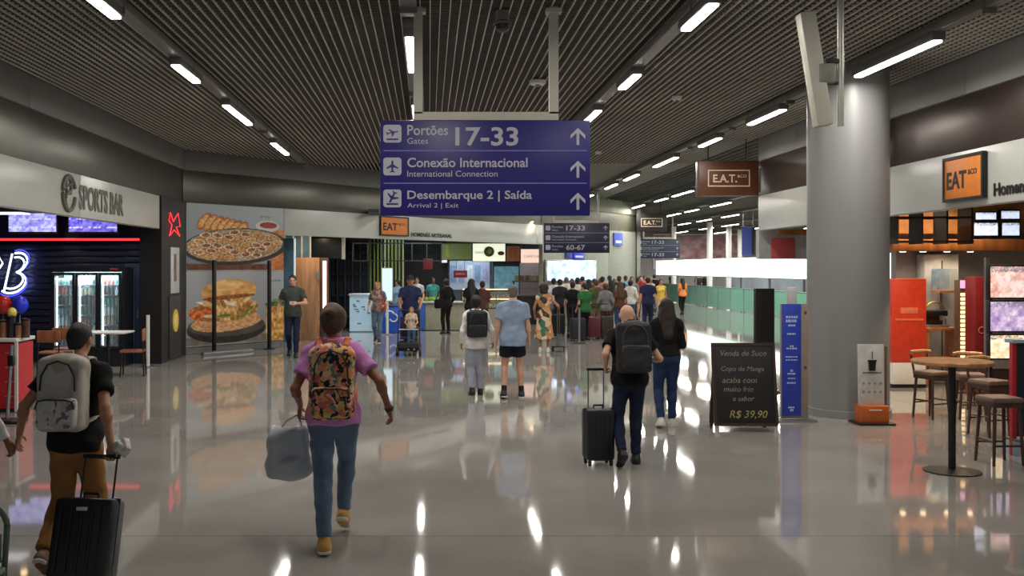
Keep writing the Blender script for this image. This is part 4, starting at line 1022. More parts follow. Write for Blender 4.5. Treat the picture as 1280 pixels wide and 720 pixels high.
# totem, counters
t, W, Hh = block('lit_totem', 'tall narrow lit white-blue totem screen in front of the green slats', 'totem', 477, 491, 335, 376, 29.8, .1, None)
MB().box((0, .05, Hh - .5), (W, .08, 1.0), bev=.01).make('casing', WHITE, t); MB().box((0, .0, Hh - .5), (W - .05, .012, .94)).make('screen', M('totem_screen', (196, 224, 240), .3, emit=.9, var=.25, scale=5), t)
MB().cyl((0, .05, 0), (0, .05, Hh - .95), .04, seg=12).make('stem', WHITE, t); MB().box((0, .05, .015), (.4, .35, .03)).make('foot', STEEL, t)
t, W, Hh = block('ice_cream_counter', 'pale blue counter front with faint added glow and dark scribbled print', 'counter', 437, 470, 368, 412, 31.0, .5, None)
MB().box((0, .35, Hh / 2), (W, .7, Hh - .06)).make('body', M('counter_ice', (176, 206, 222), .4, emit=.18, var=.06), t); MB().box((0, .33, Hh), (W + .06, .78, .05), bev=.01).make('worktop', WHITE, t)  # emission put into the counter body to make it look bright
rs = random.Random(3)
for k in range(9): MB().box((rs.uniform(-.28, .28), -.006, rs.uniform(.25, Hh - .2)), (rs.uniform(.05, .14), .012, .035)).make('printed_mark', M('mark_slate', (96, 120, 136), .5), t)
t, W, Hh = block('blue_freezer', 'bright blue chest freezer with a white swirl print', 'freezer', 472, 507, 383, 415, 30.5, .6, None)
MB().box((0, .35, Hh / 2), (W, .7, Hh), bev=.03).make('body', M('freezer_blue', (30, 84, 190), .35), t); MB().box((0, .35, Hh), (W + .04, .74, .05), bev=.015).make('lid', M('freezer_navy', (26, 44, 96), .4), t)
m = MB(); m.tube(arc((-.05, -.01, .55), .13, 20, 250, 12), .025, 8); m.tube(arc((.06, -.01, .48), .12, 200, 430, 12), .022, 8); m.make('swirl', WHITE, t)
t, W, Hh = block('juice_counter', 'beige serving counter with a blue end panel in front of the staff', 'counter', 524, 590, 378, 414, 31.8, .6, None)
MB().box((.1, .35, Hh / 2), (W - .2, .7, Hh - .05)).make('body', M('counter_beige', (150, 146, 122), .5), t); MB().box((0, .33, Hh), (W + .06, .8, .05), bev=.01).make('worktop', M('counter_top_grey', (176, 178, 172), .35), t); MB().box((-W / 2 + .1, .33, Hh / 2), (.2, .72, Hh - .05)).make('end_panel', M('counter_blue', (44, 92, 168), .4), t)
CT = (t.location.x, 31.8, Hh + .03)
for k in range(7):
    o = MB().ball((0, 0, .07), .07, 12, (1, 1, 1)).make('lime', M('lime_green', (140, 170, 70), .4), None); o.location = (CT[0] - .62 + k * .115, 32.0 + (k % 2) * .1, CT[2]); tag(o, f'{ORD[k]} green lime from the left in a row on the beige counter', 'fruit', 'limes on the beige counter')
    MB().cyl((0, 0, .138), (0, .004, .155), .008, seg=6).make('stem', M('stem_brown', (90, 70, 40)), o)
t, W, Hh = block('food_case', 'glass display case with lit food shelves behind the man in the blue shirt', 'display case', 577, 642, 364, 412, 34.0, .6, None)
MB().box((0, .35, .3), (W, .7, .6)).make('base', M('case_grey', (150, 148, 138), .4), t); MB().box((0, .68, Hh / 2 + .2), (W, .03, Hh - .5)).make('back', M('case_dark', (60, 50, 44), .5), t); MB().box((0, .35, Hh), (W, .7, .04)).make('top', BLACKM, t)
for k in range(4): MB().box((-W / 2 + W * k / 3, .04, (Hh + .6) / 2), (.04, .04, Hh - .6)).make('upright', BLACKM, t)
rs = random.Random(9); fcol = [(206, 160, 90), (190, 110, 60), (228, 206, 140), (170, 60, 44), (120, 140, 70)]
CASE = t; CW = W
for k in range(2):
    z = .66 + k * .33; MB().box((0, .36, z), (W - .06, .6, .02)).make('shelf', STEEL, t)
    MB().box((0, .1, z + .28), (W - .1, .03, .02)).make('light_tube', M('case_tube', (255, 226, 170), .5, emit=5, var=0), t)
    for n_ in range(8):
        o = MB().ball((0, 0, .045), .09, 10, (1, 1, .5)).make('bread_roll', M('food_%d' % (n_ % 5), fcol[(n_ + k) % 5], .6, var=.3), None); o.location = (t.location.x - W * .42 + n_ * W * .12, 34.22, z + .012); tag(o, f'{ORD[n_]} snack from the left on the {"upper" if k else "lower"} shelf of the lit display case', 'snack', 'snacks in the display case')
for q in (-1, 1): pass
MB().box((0, .0, (Hh + .62) / 2), (W - .02, .012, Hh - .64)).make('front_pane', glass('case_glass', (220, 235, 235), .12), t)
# lit sign boxes above the stalls
def signbox(label, px0, px1, py0, py1, D, c, emit, deco):
    t, W, Hh = block('stall_sign', label, 'sign', px0, px1, py0, py1, D, .2, None, floor=False)
    MB().box((0, .1, Hh / 2), (W, .2, Hh), bev=.01).make('box', DARK, t); MB().box((0, -.004, Hh / 2), (W - .03, .012, Hh - .03)).make('face', M('face_%d' % px0, c, .4, emit=emit, var=.05), t)
    if deco: deco(t, W, Hh)
    for q in (-.4, .4): MB().cyl((q * W, .1, Hh), (q * W, .1, 3.6 - t.location.z), .012, seg=6).make('rod', BLACKM, t)
def deco_green(t, W, Hh):
    g = M('logo_green', (92, 130, 60), .5); m = MB(); m.cyl((0, -.03, Hh / 2 + .03), (0, -.012, Hh / 2 + .03), .19, seg=20); m.make('emblem', g, t)
    m = MB(); m.ball((.02, -.03, Hh / 2 + .05), .08, 10, (1, .3, 1.4)); m.make('leaf', M('logo_leaf', (180, 200, 110), .5), t)
    lettering('suco', M('logo_grey', (110, 120, 100), .5), t, 0, Hh * .5, w=.3, left=-W * .42, y=-.012); m = MB(); m.ball((W * .36, -.02, Hh * .45), .1, 10, (1.3, .2, .8)); m.make('fruit_mark', M('logo_brown', (130, 92, 60), .5), t)
signbox('olive green sign panel left of the lit white stall sign', 551, 590, 304, 325, 36.0, (120, 140, 84), .12, lambda t, W, Hh: MB().box((-W * .28, -.02, Hh / 2), (.14, .02, Hh * .7), bev=.005).make('emblem', M('olive_light', (170, 176, 70), .5), t))
signbox('lit white stall sign with green emblem', 590.5, 632, 304, 327, 36.0, (236, 240, 216), .95, deco_green)
signbox('small copper-brown sign panel right of the lit white sign', 632.5, 650, 307, 327, 36.0, (150, 92, 60), .2, lambda t, W, Hh: [MB().box((q * W * .2, -.02, Hh / 2), (.05, .02, Hh * .7)).make('stripe', M('copper_light', (196, 136, 96), .5), t) for q in (-1, 0, 1)])
signbox('lit pinkish white stall sign at the right end of the fascia', 650.5, 693, 311, 329, 36.0, (250, 214, 196), .95, lambda t, W, Hh: lettering('CAFÉ DA SERRA', M('sign_salmon', (206, 120, 96), .5), t, 0, Hh * .5, w=W * .8, y=-.012))
# below those signs
t, W, Hh = block('menu_wall', 'pale blue menu wall with small panels under the olive sign', 'menu board', 562, 612, 326, 362, 37.5, .1, None, floor=False)
MB().box((0, .05, Hh / 2), (W, .08, Hh)).make('board', M('menu_pale', (170, 188, 204), .5, emit=.3, var=.15, scale=4), t)
for k in range(5): MB().box((-W * .4 + k * W * .2, -.005, Hh * .55), (W * .15, .012, Hh * .6), bev=.003).make('menu_panel', M('menu_panel_%d' % (k % 3), [(120, 150, 186), (150, 156, 190), (190, 204, 216)][k % 3], .4, emit=.4, var=.3, scale=10), t)
t, W, Hh = block('red_board', 'small dark red price board above the staff heads', 'board', 567, 584, 338, 347, 36.4, .1, None, floor=False)
MB().box((0, .03, Hh / 2), (W, .06, Hh), bev=.005).make('panel', M('board_red', (140, 30, 40), .4, emit=.15), t); lettering('OFERTA', WHITE, t, 0, Hh * .5, w=W * .7, y=-.001)
for q in (-.15, .15): MB().cyl((q, .03, Hh), (q, .03, 3.6 - t.location.z), .008, seg=6).make('rod', BLACKM, t)
t, W, Hh = block('teal_fridge', 'teal lit wall fridge under the copper sign', 'fridge', 616, 650, 327, 405, 36.8, .4, None)
MB().box((0, .3, Hh / 2), (W, .5, Hh)).make('body', M('teal_body', (60, 84, 96), .4), t); MB().box((0, .04, Hh * .62), (W - .1, .02, Hh * .6)).make('door', M('teal_glow', (110, 166, 186), .3, emit=.35, var=.5, scale=6), t)
for k in range(4): MB().box((0, .03, Hh * .4 + k * .3), (W - .1, .03, .02)).make('shelf', STEEL, t)
t, W, Hh = block('pink_wall', 'pinkish grey tiled stall wall under the lit pinkish sign', 'wall panel', 650, 694, 329, 400, 38.2, .1, None)
MB().box((0, .1, Hh / 2), (W, .1, Hh)).make('panel', M('pink_grey', (176, 158, 152), .5, var=.1), t)
for k in range(3): MB().box((0, .03, Hh * .55 + k * .25), (W, .02, .02)).make('tile_joint', M('joint_pale', (146, 130, 126)), t)
t, W, Hh = block('dark_counter', 'black counter with shelf of packets behind the woman in the patterned dress', 'counter', 642, 694, 352, 412, 35.4, .6, None)
MB().box((0, .35, .5), (W, .6, 1.0)).make('body', M('counter_black', (26, 22, 22), .5), t); MB().box((0, .3, 1.02), (W + .04, .7, .05)).make('worktop', M('counter_slate', (90, 84, 80), .4), t); MB().box((0, .5, Hh), (W, .3, .04)).make('shelf', M('counter_slate', ()), t)
for q in (-1, 1): MB().box((q * W * .47, .5, (1.02 + Hh) / 2), (.04, .3, Hh - 1.02)).make('upright', BLACKM, t)
for k in range(7):
    o = MB().box((0, 0, .1), (.13, .1, .2), bev=.015).make('snack_packet', M('packet_%d' % (k % 4), [(150, 150, 90), (120, 90, 70), (90, 110, 80), (170, 150, 120)][k % 4], .5, var=.3), None); o.location = (t.location.x - W * .4 + k * W * .13, 35.9, Hh + .022); tag(o, f'{ORD[k]} snack packet from the left on the shelf of the black counter', 'packet', 'packets on the black counter')
    MB().box((0, 0, .205), (.12, .05, .02)).make('seal', WHITE, o)
# menu panel glowing on the pale wall, blue signs
WB = math.atan2(6.6, 4.66)
def on_b(L, off): return (4 + L * math.cos(WB) + off * math.sin(WB), 35 + L * math.sin(WB) - off * math.cos(WB))
q = on_b(.1, .1)
t = thing('glowing_board', 'long glowing white and blue board on the pale far wall above the crowd', 'screen', (q[0], q[1], 1.5), WB)
MB().box((2.0, .03, .4), (4.1, .06, .8), bev=.01).make('frame', STEEL, t)
def glow_fn(u, v):
    n = vnoise(u * 4, v, 5, 31); C = np.array([120, 160, 230]) * (1 - n[:, None]) + np.array([236, 242, 255]) * n[:, None]; return C + (vnoise(u * 4, v, 16, 33)[:, None] - .5) * 60
printed('screen', t, .05, 3.95, .05, .75, -.004, 80, 16, glow_fn, vcol('board_glow', .3, emit=1.3))
for k, (L, w, h, z, c, l) in enumerate(((1.9, .5, 1.15, 2.35, (40, 48, 130), 'tall blue banner on the pale far wall behind the smaller navy sign'), (2.7, .9, .35, 2.32, (24, 40, 190), 'bright blue screen on the pale far wall right of the banner'), (6.2, .8, .5, 2.9, (70, 84, 180), 'small blue and white sign under the black box sign'))):
    q = on_b(L, .06); t = thing('wall_sign', l, 'sign', (q[0], q[1], z), WB)
    MB().box((0, .02, h / 2), (w, .05, h), bev=.005).make('panel', M('wall_sign_%d' % k, c, .4, emit=.25), t); MB().box((0, -.012, h * .3), (w * .7, .014, h * .22)).make('pale_stripe', M('sign_pale_blue', (190, 204, 236), .4, emit=.2), t)
for i, (px, D) in enumerate(((484, 32.6), (520, 30.5), (560, 31), (610, 33), (665, 34.5), (385, 27), (540, 34.5), (440, 29.5), (662, 38.0), (590, 36.9))):
    downlight(PX(px, D), D, 3.603, ['added stall fill lamp just before the green slats', 'added stall fill lamp above the beige counter, left', 'added stall fill lamp above the beige counter, right', 'added stall fill lamp above the display case', 'added stall fill lamp above the black counter', 'added stall fill lamp above the wooden partition', 'added stall fill lamp behind the staff', 'added stall fill lamp above the pale blue counter', 'added stall fill lamp before the pinkish tiled wall', 'added stall fill lamp before the pale blue menu wall'][i], warm=i in (3, 4, 5), W=190)  # stall lamps added to brighten the slats, counters and back walls

# ------------------------------------------------------------------ bright light box and glass barrier on the right, far hall
BX = 14.75
t = thing('light_box', 'long glowing white light box above the green glass barrier', 'light', (BX, 47.5, 1.55))
MB().box((.14, 0, .47), (.26, 34.4, .96), bev=.02).make('casing', STEEL, t)
MB().box((-.01, 0, .47), (.04, 34, .90), bev=.01).make('glowing_face', M('light_box_glow', (238, 255, 246), .4, emit=1.9, var=.0), t)
for y in np.arange(-16, 17, 4.0): MB().box((.14, y, -.78), (.08, .08, 1.56)).make('post', STEEL, t)
GREEN = M('green_glass', (132, 200, 176), .12, var=.12, scale=.4)
bar_ = thing('glass_barrier', 'long green glass barrier in front of the bright light box', 'barrier', (BX - .5, 47.5, 0))
y = -16.5
while y < 16.4:
    MB().box((0, y + 1.0, .53), (.03, 1.96, .98)).make('pane', GREEN, bar_); MB().box((0, y, .53), (.05, .04, 1.06)).make('post', STEEL, bar_); y += 2.0
MB().box((0, 0, 1.05), (.06, 33.6, .05), bev=.01).make('handrail', M('handrail_green', (120, 168, 150), .3, metal=.4), bar_)
tag(MB().box((20, 47, .9), (.2, 40, 1.8)).make('trim_57', M('concourse_back', (132, 142, 154), .6, var=.3, scale=.5)), kind='structure')
def pcol(u, v):
    n = vnoise(u * 2, v, 6, 41); n2 = vnoise(u * 2, v, 14, 42); C = np.array([196, 176, 176]) * (1 - n[:, None]) + np.array([176, 110, 120]) * n[:, None]
    C += (n2[:, None] - .5) * 50; return C
t = thing('far_advert', 'large blurred pink advert on the far end wall', 'advert', (PX(872, 75.5), 75.795, 1.9)); MB().box((0, .05, 1.35), (6.6, .1, 2.7)).make('panel', WHITE, t); printed('print', t, -3.2, 3.2, .1, 2.6, -.004, 60, 30, pcol, PRINT)
for k, (px, D, l) in enumerate(((911, 62, 'white slim pillar left of the blue banner above the light box'), (925, 66, 'white slim pillar behind the blue banner'), (887, 58, 'pale slanted pillar in front of the far pink advert'), (842, 64, 'pale slim pillar right of the farthest navy sign'))):
    t = thing('slim_pillar', l, 'pillar', (PX(px, D), D, 0)); MB().cyl((0, 0, .03), (0, 0, 4.66), .16, seg=16).make('shaft', WHITE, t); MB().lathe([(.24, 0), (.24, .05), (.16, .06)], seg=20).make('foot', STEEL, t)
t = thing('hanging_banner', 'dark blue banner hanging in the far hall above the light box', 'banner', (PX(935, 44), 44, PZ(319, 44)), .5)
MB().box((0, 0, .62), (.72, .03, 1.24)).make('cloth', M('banner_blue', (34, 46, 104), .6), t); MB().box((.3, -.02, .62), (.16, .02, 1.2)).make('dark_stripe', BLACKM, t); MB().cyl((-.4, 0, 1.25), (.4, 0, 1.25), .02, seg=8).make('rod', STEEL, t)
for q in (-.3, .3): MB().cyl((q, 0, 1.25), (q, 0, 4.74 - t.location.z), .006, seg=6).make('cable', STEEL, t)

# ------------------------------------------------------------------ eatery on the right
BK = 18.0
EW = M('eatery_wall', (150, 150, 150), .5, var=.06); OW = wood('orange_wood', (176, 112, 60), 1.2, .4)
tag(MB().box((10.4, BK + .1, 1.7), (3.9, .2, 3.4)).make('trim_58', EW), kind='structure')
tag(MB().box((12.4, 9, 1.7), (.2, 18, 3.4)).make('trim_59', EW), kind='structure')
tag(MB().box((9.7, 8, 3.44), (5.4, 22, .1)).make('trim_60', M('eatery_ceiling', (120, 96, 84), .7)), kind='structure')
t = thing('return_header', 'grey end panel with a red sign and orange beam left of the column', 'panel', (7.0, 21.1, 2.2))
MB().box((.9, .1, .3), (1.8, .2, .62)).make('panel', M('return_grey', (170, 172, 172), .5), t); MB().box((.5, -.02, .22), (.5, .04, .42), bev=.01).make('red_sign', M('return_red', (188, 84, 84), .5), t); MB().box((1.0, -.03, .55), (1.2, .06, .1)).make('orange_beam', OW, t)
for q in (.3, 1.6): MB().cyl((q, .1, .6), (q, .1, 2.55), .012, seg=8).make('rod', BLACKM, t)
t = thing('wood_bulkhead', 'warm wooden bulkhead above the eatery kitchen', 'bulkhead', (10.3, 17.7, 2.28))
MB().box((0, .1, .62), (3.9, .25, .58), bev=.006).make('upper_panel', M('bulkhead_tan', (170, 122, 74), .5, var=.15), t); MB().box((-.1, -.12, .12), (4.3, .6, .2), bev=.01).make('beam', OW, t)
t = thing('hanging_rack', 'black steel rack hanging in front of the wooden bulkhead', 'rack', (PX(1168, 16.5), 16.5, 2.42))
for zz in (.02, .42):
    for yy in (0, .4): MB().box((0, yy, zz), (1.3, .03, .03)).make('rail', BLACKM, t)
for k in range(4): MB().box((-.62 + k * .413, .2, .3), (.03, .44, .64)).make('upright', BLACKM, t)
for q in (-.62, .62): MB().cyl((q, .2, .6), (q, .2, .97), .015, seg=8).make('rod', BLACKM, t)
def scr(seed, base, alt):
    def f(u, v):
        n = vnoise(u * 1.6, v, 5, seed); C = np.array(base) * (1 - n[:, None]) + np.array(alt) * n[:, None]; C += (vnoise(u * 1.6, v, 18, seed + 1)[:, None] - .5) * 60
        m = (v > .82) & (vnoise(u * 3, v, 30, seed + 2) > .5); C[m] = (120, 120, 130); return C
    return f
def screen(label, px0, px1, py0, py1, D, fn, emit=1.0, th=.07):
    t, W, Hh = block('menu_screen', label, 'screen', px0, px1, py0, py1, D, th, None, floor=False)
    MB().box((0, .04, Hh / 2), (W, .07, Hh), bev=.006).make('casing', BLACKM, t); printed('screen', t, -W / 2 + .025, W / 2 - .025, .025, Hh - .025, 0, 36, 24, fn, vcol('menu_glow', .3, emit=emit)); return t
for k, (a, b, c, d, l) in enumerate(((1218, 1247, 264, 276, 'upper left of the four small bright screens over the bulkhead'), (1250, 1276, 262, 275, 'upper right of the four small bright screens over the bulkhead'),
                                     (1216, 1249, 277, 296, 'lower left of the four small bright screens over the bulkhead'), (1251, 1276, 277, 296, 'lower right of the four small bright screens over the bulkhead'))):
    screen(l, a, b, c, d, 17.56, scr(50 + k, (190, 214, 255), (226, 236, 255)))
for k, (c, d, l, b0, b1) in enumerate(((331, 374, 'top wide menu screen with a landscape photo of food at the right edge', (226, 206, 206), (196, 150, 140)), (375, 416, 'middle wide menu screen with violet food photo at the right edge', (214, 200, 226), (120, 96, 150)), (417, 450, 'bottom white menu screen with orange stripe at the right edge', (238, 236, 230), (226, 186, 130)))):
    screen(l, 1236, 1300, c, d, 14.2, scr(70 + k * 3, b0, b1), 1.0)
t = thing('screen_stand', 'black frame stand carrying the menu screens at the right edge', 'stand', (PX(1266, 14.3), 14.36, 0))
for q in (-.3, .36): MB().box((q, .0, 1.02), (.05, .06, 2.04)).make('post', BLACKM, t)
MB().box((.03, 0, .3), (.8, .05, .5)).make('kick_panel', M('kick_dark', (60, 34, 34), .5), t)
MB().box((-.36, -.03, 1.1), (.05, .05, 2.1)).make('steel_edge', STEEL, t)
t, W, Hh = block('red_vending_panel', 'tall orange-red panel with a white lower half beside the column', 'panel', 1115, 1158, 347, 482, 16.6, .4, None)
MB().box((0, .2, Hh * .61), (W, .4, Hh * .76), bev=.008).make('red_face', M('panel_red', (206, 62, 40), .4, var=.12), t); MB().box((0, .2, .24), (W - .02, .4, .36), bev=.006).make('white_base', WHITE, t); MB().box((0, .2, .03), (W, .38, .06)).make('plinth', BLACKM, t)
MB().box((0, -.004, Hh * .62), (W * .8, .008, .03)).make('pale_stripe', M('panel_orange', (224, 120, 84), .5), t); MB().box((0, -.004, Hh * .7), (W * .5, .008, .1), bev=.002).make('emblem', M('panel_orange', ()), t)
t, W, Hh = block('pale_cabinet', 'tall pale grey cabinet wall behind the red panel', 'cabinet', 1158, 1200, 318, 480, 17.6, .3, None)
MB().box((0, .2, Hh / 2 + .03), (W, .3, Hh - .06), bev=.006).make('body', M('cabinet_pale', (172, 176, 180), .4), t); MB().box((0, .04, Hh * .5), (.012, .02, Hh * .9)).make('door_joint', DARK, t); MB().box((.06, .03, 1.0), (.02, .03, .2)).make('door_handle', STEEL, t)
t, W, Hh = block('wooden_shelf_unit', 'wooden shelf unit with a coffee machine between the red panels', 'shelf', 1158, 1200, 410, 482, 16.9, .4, None)
for zz in (Hh - .02, .45): MB().box((0, .2, zz), (W, .45, .05), bev=.006).make('shelf', OW, t)
for q in (-1, 1): MB().box((q * (W / 2 - .03), .2, Hh / 2), (.05, .4, Hh - .04)).make('side', OW, t)
SHX, SHZ = t.location.x, Hh + .006
t = thing('coffee_machine', 'black and brass coffee machine on the wooden shelf unit', 'machine', (SHX - .06, 17.08, SHZ))
MB().box((0, .05, .24), (.38, .3, .1), bev=.02).make('head', BLACKM, t); MB().box((0, .12, .11), (.36, .14, .22), bev=.02).make('body', M('machine_brown', (74, 52, 38), .4), t); MB().box((0, .0, .02), (.38, .3, .04), bev=.01).make('drip_tray', STEEL, t); MB().cyl((.08, -.08, .12), (.08, -.08, .2), .03, seg=12).make('group_head', STEEL, t); m = MB(); m.tube(arc((0, -.02, .26), .17, 10, 170, 10), .014, 8); m.make('brass_arch', M('brass', (190, 150, 90), .3, metal=.8), t)
t, W, Hh = block('drinks_display', 'small clear drinks display box with blue and red cans above the shelf unit', 'display case', 1176, 1198, 336, 366, 17.22, .2, None, floor=False)
MB().box((0, .18, .02), (W, .3, .04)).make('shelf', OW, t); MB().box((0, .05, Hh / 2), (W, .01, Hh)).make('front_pane', glass('case_glass2', (200, 220, 230), .2), t); MB().box((0, .31, Hh / 2), (W, .02, Hh)).make('back', M('display_blue', (120, 150, 180), .4, var=.3), t)
MB().box((0, .3, -.28), (.05, .05, .56)).make('stand', STEEL, t)
t, W, Hh = block('lit_pillar', 'slim glowing ladder-like pillar between the two red panels', 'pillar', 1199, 1216, 350, 480, 16.3, .2, None)
MB().box((-.02, .1, Hh / 2), (W - .06, .16, Hh), bev=.006).make('casing', M('pillar_brown', (96, 74, 58), .4), t)
for k in range(18): MB().box((-.02, .01, .34 + k * .072), (W * .55, .03, .05), bev=.006).make('light_bar', M('pillar_glow', (255, 226, 176), .4, emit=1.5, var=0), t)
MB().box((0, .0, Hh - .07), (W * .8, .03, .13)).make('screen', M('pillar_screen', (226, 170, 220), .4, emit=.8), t)
t, W, Hh = block('dark_red_panel', 'dark red upright panel left of the menu screens', 'panel', 1219, 1235, 346, 478, 15.6, .3, None)
MB().box((0, .15, Hh / 2), (W, .3, Hh), bev=.008).make('face', M('panel_dark_red', (120, 26, 30), .4), t); m = MB(); m.tube(arc((.0, -.006, Hh * .55), .05, 60, 300, 10), .008, 6); m.make('emblem', M('panel_pale', (196, 130, 130), .5), t)
# small glowing column beside the big column
t = thing('lit_rack', 'narrow lit rack seen between the column and the orange-red panel', 'rack', (PX(1108, 17.5), 17.5, 0))
MB().box((0, .1, .85), (.14, .2, 1.7)).make('body', M('rack_pale', (196, 186, 190), .4, emit=.3), t)
for k in range(8): MB().box((.01, -.01, .3 + k * .17), (.12, .02, .03)).make('tray', M('rack_dark', (70, 50, 44), .5), t)
for i, (px, D, l) in enumerate(((1150, 15.2, 'warm downlight above the eatery tables, left'), (1215, 15, 'warm downlight above the eatery tables, middle'), (1270, 14.5, 'warm downlight above the menu screens'), (1180, 13.2, 'warm downlight near the white fascia'), (1260, 12.3, 'warm downlight over the near bar stools'), (1140, 17.0, 'added warm fill lamp close to the bulkhead, left'), (1200, 17.0, 'added warm fill lamp close to the bulkhead, middle'))):
    downlight(max(PX(px, D), 7.5), D, 3.37, l, True, 110)  # the two close to the bulkhead are added to brighten it
for i, (px, D, l) in enumerate(((1146, 16.9, 'left lamp under the wooden beam'), (1172, 16.9, 'second lamp from the left under the wooden beam'), (1203, 16.9, 'third lamp from the left under the wooden beam'), (1233, 16.9, 'right lamp under the wooden beam'))):
    downlight(PX(px, D), 17.4, 2.285, l, True, 14, .05)

# ------------------------------------------------------------------ table and stools
TW = wood('table_wood', (176, 124, 76), 2, .35); SWD = wood('stool_wood', (74, 48, 38), 2, .5); PADB = M('stool_pad', (120, 96, 84), .6)
t = thing('bar_table', 'tall round wooden table on a black pole at the right', 'table', (PX(1190, 9.78), 9.78, 0))
MB().lathe([(.36, 1.055), (.37, 1.065), (.37, 1.085), (.36, 1.095)], seg=40).make('tabletop', TW, t); MB().cyl((0, 0, .02), (0, 0, 1.056), .034, seg=16).make('pole', BLACKM, t); MB().lathe([(.26, 0), (.26, .012), (.06, .03)], seg=40).make('base', BLACKM, t); MB().lathe([(.08, 1.03), (.12, 1.056)], seg=20).make('top_bracket', BLACKM, t)
def stool(label, px, D, rz, h=.66, back=False):
    t = thing('bar_stool', label, 'stool', (PX(px, D), D, 0), rz)
    MB().box((0, 0, h - .02), (.33, .33, .06), bev=.025).make('seat', PADB, t); MB().box((0, 0, h - .07), (.31, .31, .05), bev=.008).make('apron', SWD, t)
    for a in (-1, 1):
        for b in (-1, 1): MB().cyl((a * .125, b * .125, h - .06), (a * .155, b * .155, 0), .019, .015, seg=8).make('leg', SWD, t)
    for q in (-1, 1):
        MB().cyl((q * .143, -.143, .24), (q * .143, .143, .24), .011, seg=8).make('rung', SWD, t); MB().cyl((-.147, q * .147, .2), (.147, q * .147, .2), .011, seg=8).make('rung', SWD, t)
    if back:
        for q in (-1, 1): MB().cyl((q * .13, .15, h - .06), (q * .15, .2, h + .24), .015, seg=8).make('back_post', SWD, t)
        m = MB(); m.tube([(-.18, .16, h + .24), (-.12, .2, h + .25), (.12, .2, h + .25), (.18, .16, h + .24)], .028, 8); m.make('backrest', TW, t)
    return t
stool('nearest dark bar stool at the right edge, under the menu screens', 1249, 10.2, .05, .68)
stool('dark bar stool with a wooden back rail behind the nearest stool', 1236, 11.9, .3, .66, True)
stool('dark bar stool half hidden behind the black table pole', 1213, 13.2, -.3, .60, True)
stool('dark bar stool left of the black table pole', 1164, 13.3, .4, .62, True)
stool('farthest dark bar stool, seen under the round table top', 1214, 14.2, .1, .62)
t = thing('counter_end', 'red framed counter end with dark glass at the right picture edge', 'counter', (PX(1266, 10.6) + .35, 10.6, 0)); 
MB().box((-.33, .03, .62), (.05, .06, 1.24), bev=.006).make('red_post', M('post_red', (170, 34, 40), .4), t); MB().box((.05, .06, .7), (.7, .08, 1.0)).make('dark_glass', M('dark_glass', (34, 46, 54), .12), t); MB().box((.02, .06, .09), (.74, .14, .18)).make('plinth', M('plinth_blue', (150, 168, 180), .3), t); MB().box((.02, .06, 1.22), (.76, .16, .04), bev=.006).make('top', M('plinth_blue', ()), t)

# ------------------------------------------------------------------ chalkboard, totems, stands, hanging panel
CH = M('chalk', (138, 132, 120), .8, var=.3, scale=40); CHY = M('chalk_yellow', (160, 146, 84), .8, var=.3, scale=40)
t = thing('chalkboard', 'black A-frame chalkboard with handwritten menu beside the column', 'chalkboard', (PX(932.5, 12.15), 12.15, 0)); 
tilt = R(9)
bp = MB(); bp.box((0, 0, .56), (.75, .025, 1.0), bev=.004); b = bp.make('board', M('board_black', (26, 24, 22), .6, var=.3, scale=3), t, rot=(-tilt, 0, 0), loc=(0, -.02, .02))
fm = frame(MB(), -.37, .37, .07, 1.05, .035, -.02, .016).make('frame', wood('board_wood', (58, 40, 30)), t, rot=(-tilt, 0, 0), loc=(0, -.02, .02))
bk = MB(); bk.box((0, 0, .54), (.72, .02, 1.0), bev=.004); bk.make('rear_board', M('board_wood', ()), t, rot=(R(12), 0, 0), loc=(0, .36, .02))
for q in (-1, 1):
    MB().box((q * .355, -.0, .05), (.05, .03, .12)).make('foot', M('foot_grey', (170, 168, 160), .5), t, rot=(-tilt, 0, 0), loc=(0, -.02, 0))
    MB().box((q * .33, .36, .05), (.04, .03, .1)).make('foot', M('board_wood', ()), t)
for txt, z, w, x, mt in (('Venda de Suco', .94, .56, 0, CH), ('Copo de Manga', .74, .52, -.02, CH), ('acaba com', .61, .42, -.06, CH), ('muito frio', .50, .36, -.08, CH), ('e sabor', .385, .26, -.02, CH), ('R$ 39,90', .19, .46, .03, CHY)):
    o = lettering(txt, mt, b, x, z, w=w, y=-.0135, depth=.002, shear=.25, name='chalk_writing')
t.rotation_euler = (0, 0, -.03)
t = thing('black_totem', 'tall plain black totem panel behind the chalkboard', 'totem', (PX(956.5, 16), 16, 0)); MB().box((0, .06, .84), (.3, .12, 1.66), bev=.008).make('panel', BLACKM, t); MB().box((0, .06, .012), (.42, .3, .024)).make('foot', BLACKM, t)
tx0, tx1 = PX(977, 13.0), PX(1011, 13.0)
t = thing('info_totem', 'slim beige totem with a blue text panel beside the column', 'totem', ((tx0 + tx1) / 2, 13.0, 0)); W = tx1 - tx0
MB().box((0, .04, .78), (W, .06, 1.5), bev=.006).make('panel', M('totem_beige', (150, 136, 122), .5), t); MB().box((0, .05, .012), (W + .16, .3, .024), bev=.004).make('foot', STEEL, t)
bl = MB(); bl.box((-W / 2 + .128, .0, .80), (.25, .02, 1.46), bev=.003); bl = bl.make('blue_panel', M('totem_blue', (44, 66, 178), .45), t, label='blue text panel')
TT = M('totem_text', (196, 206, 236), .5, var=.1)
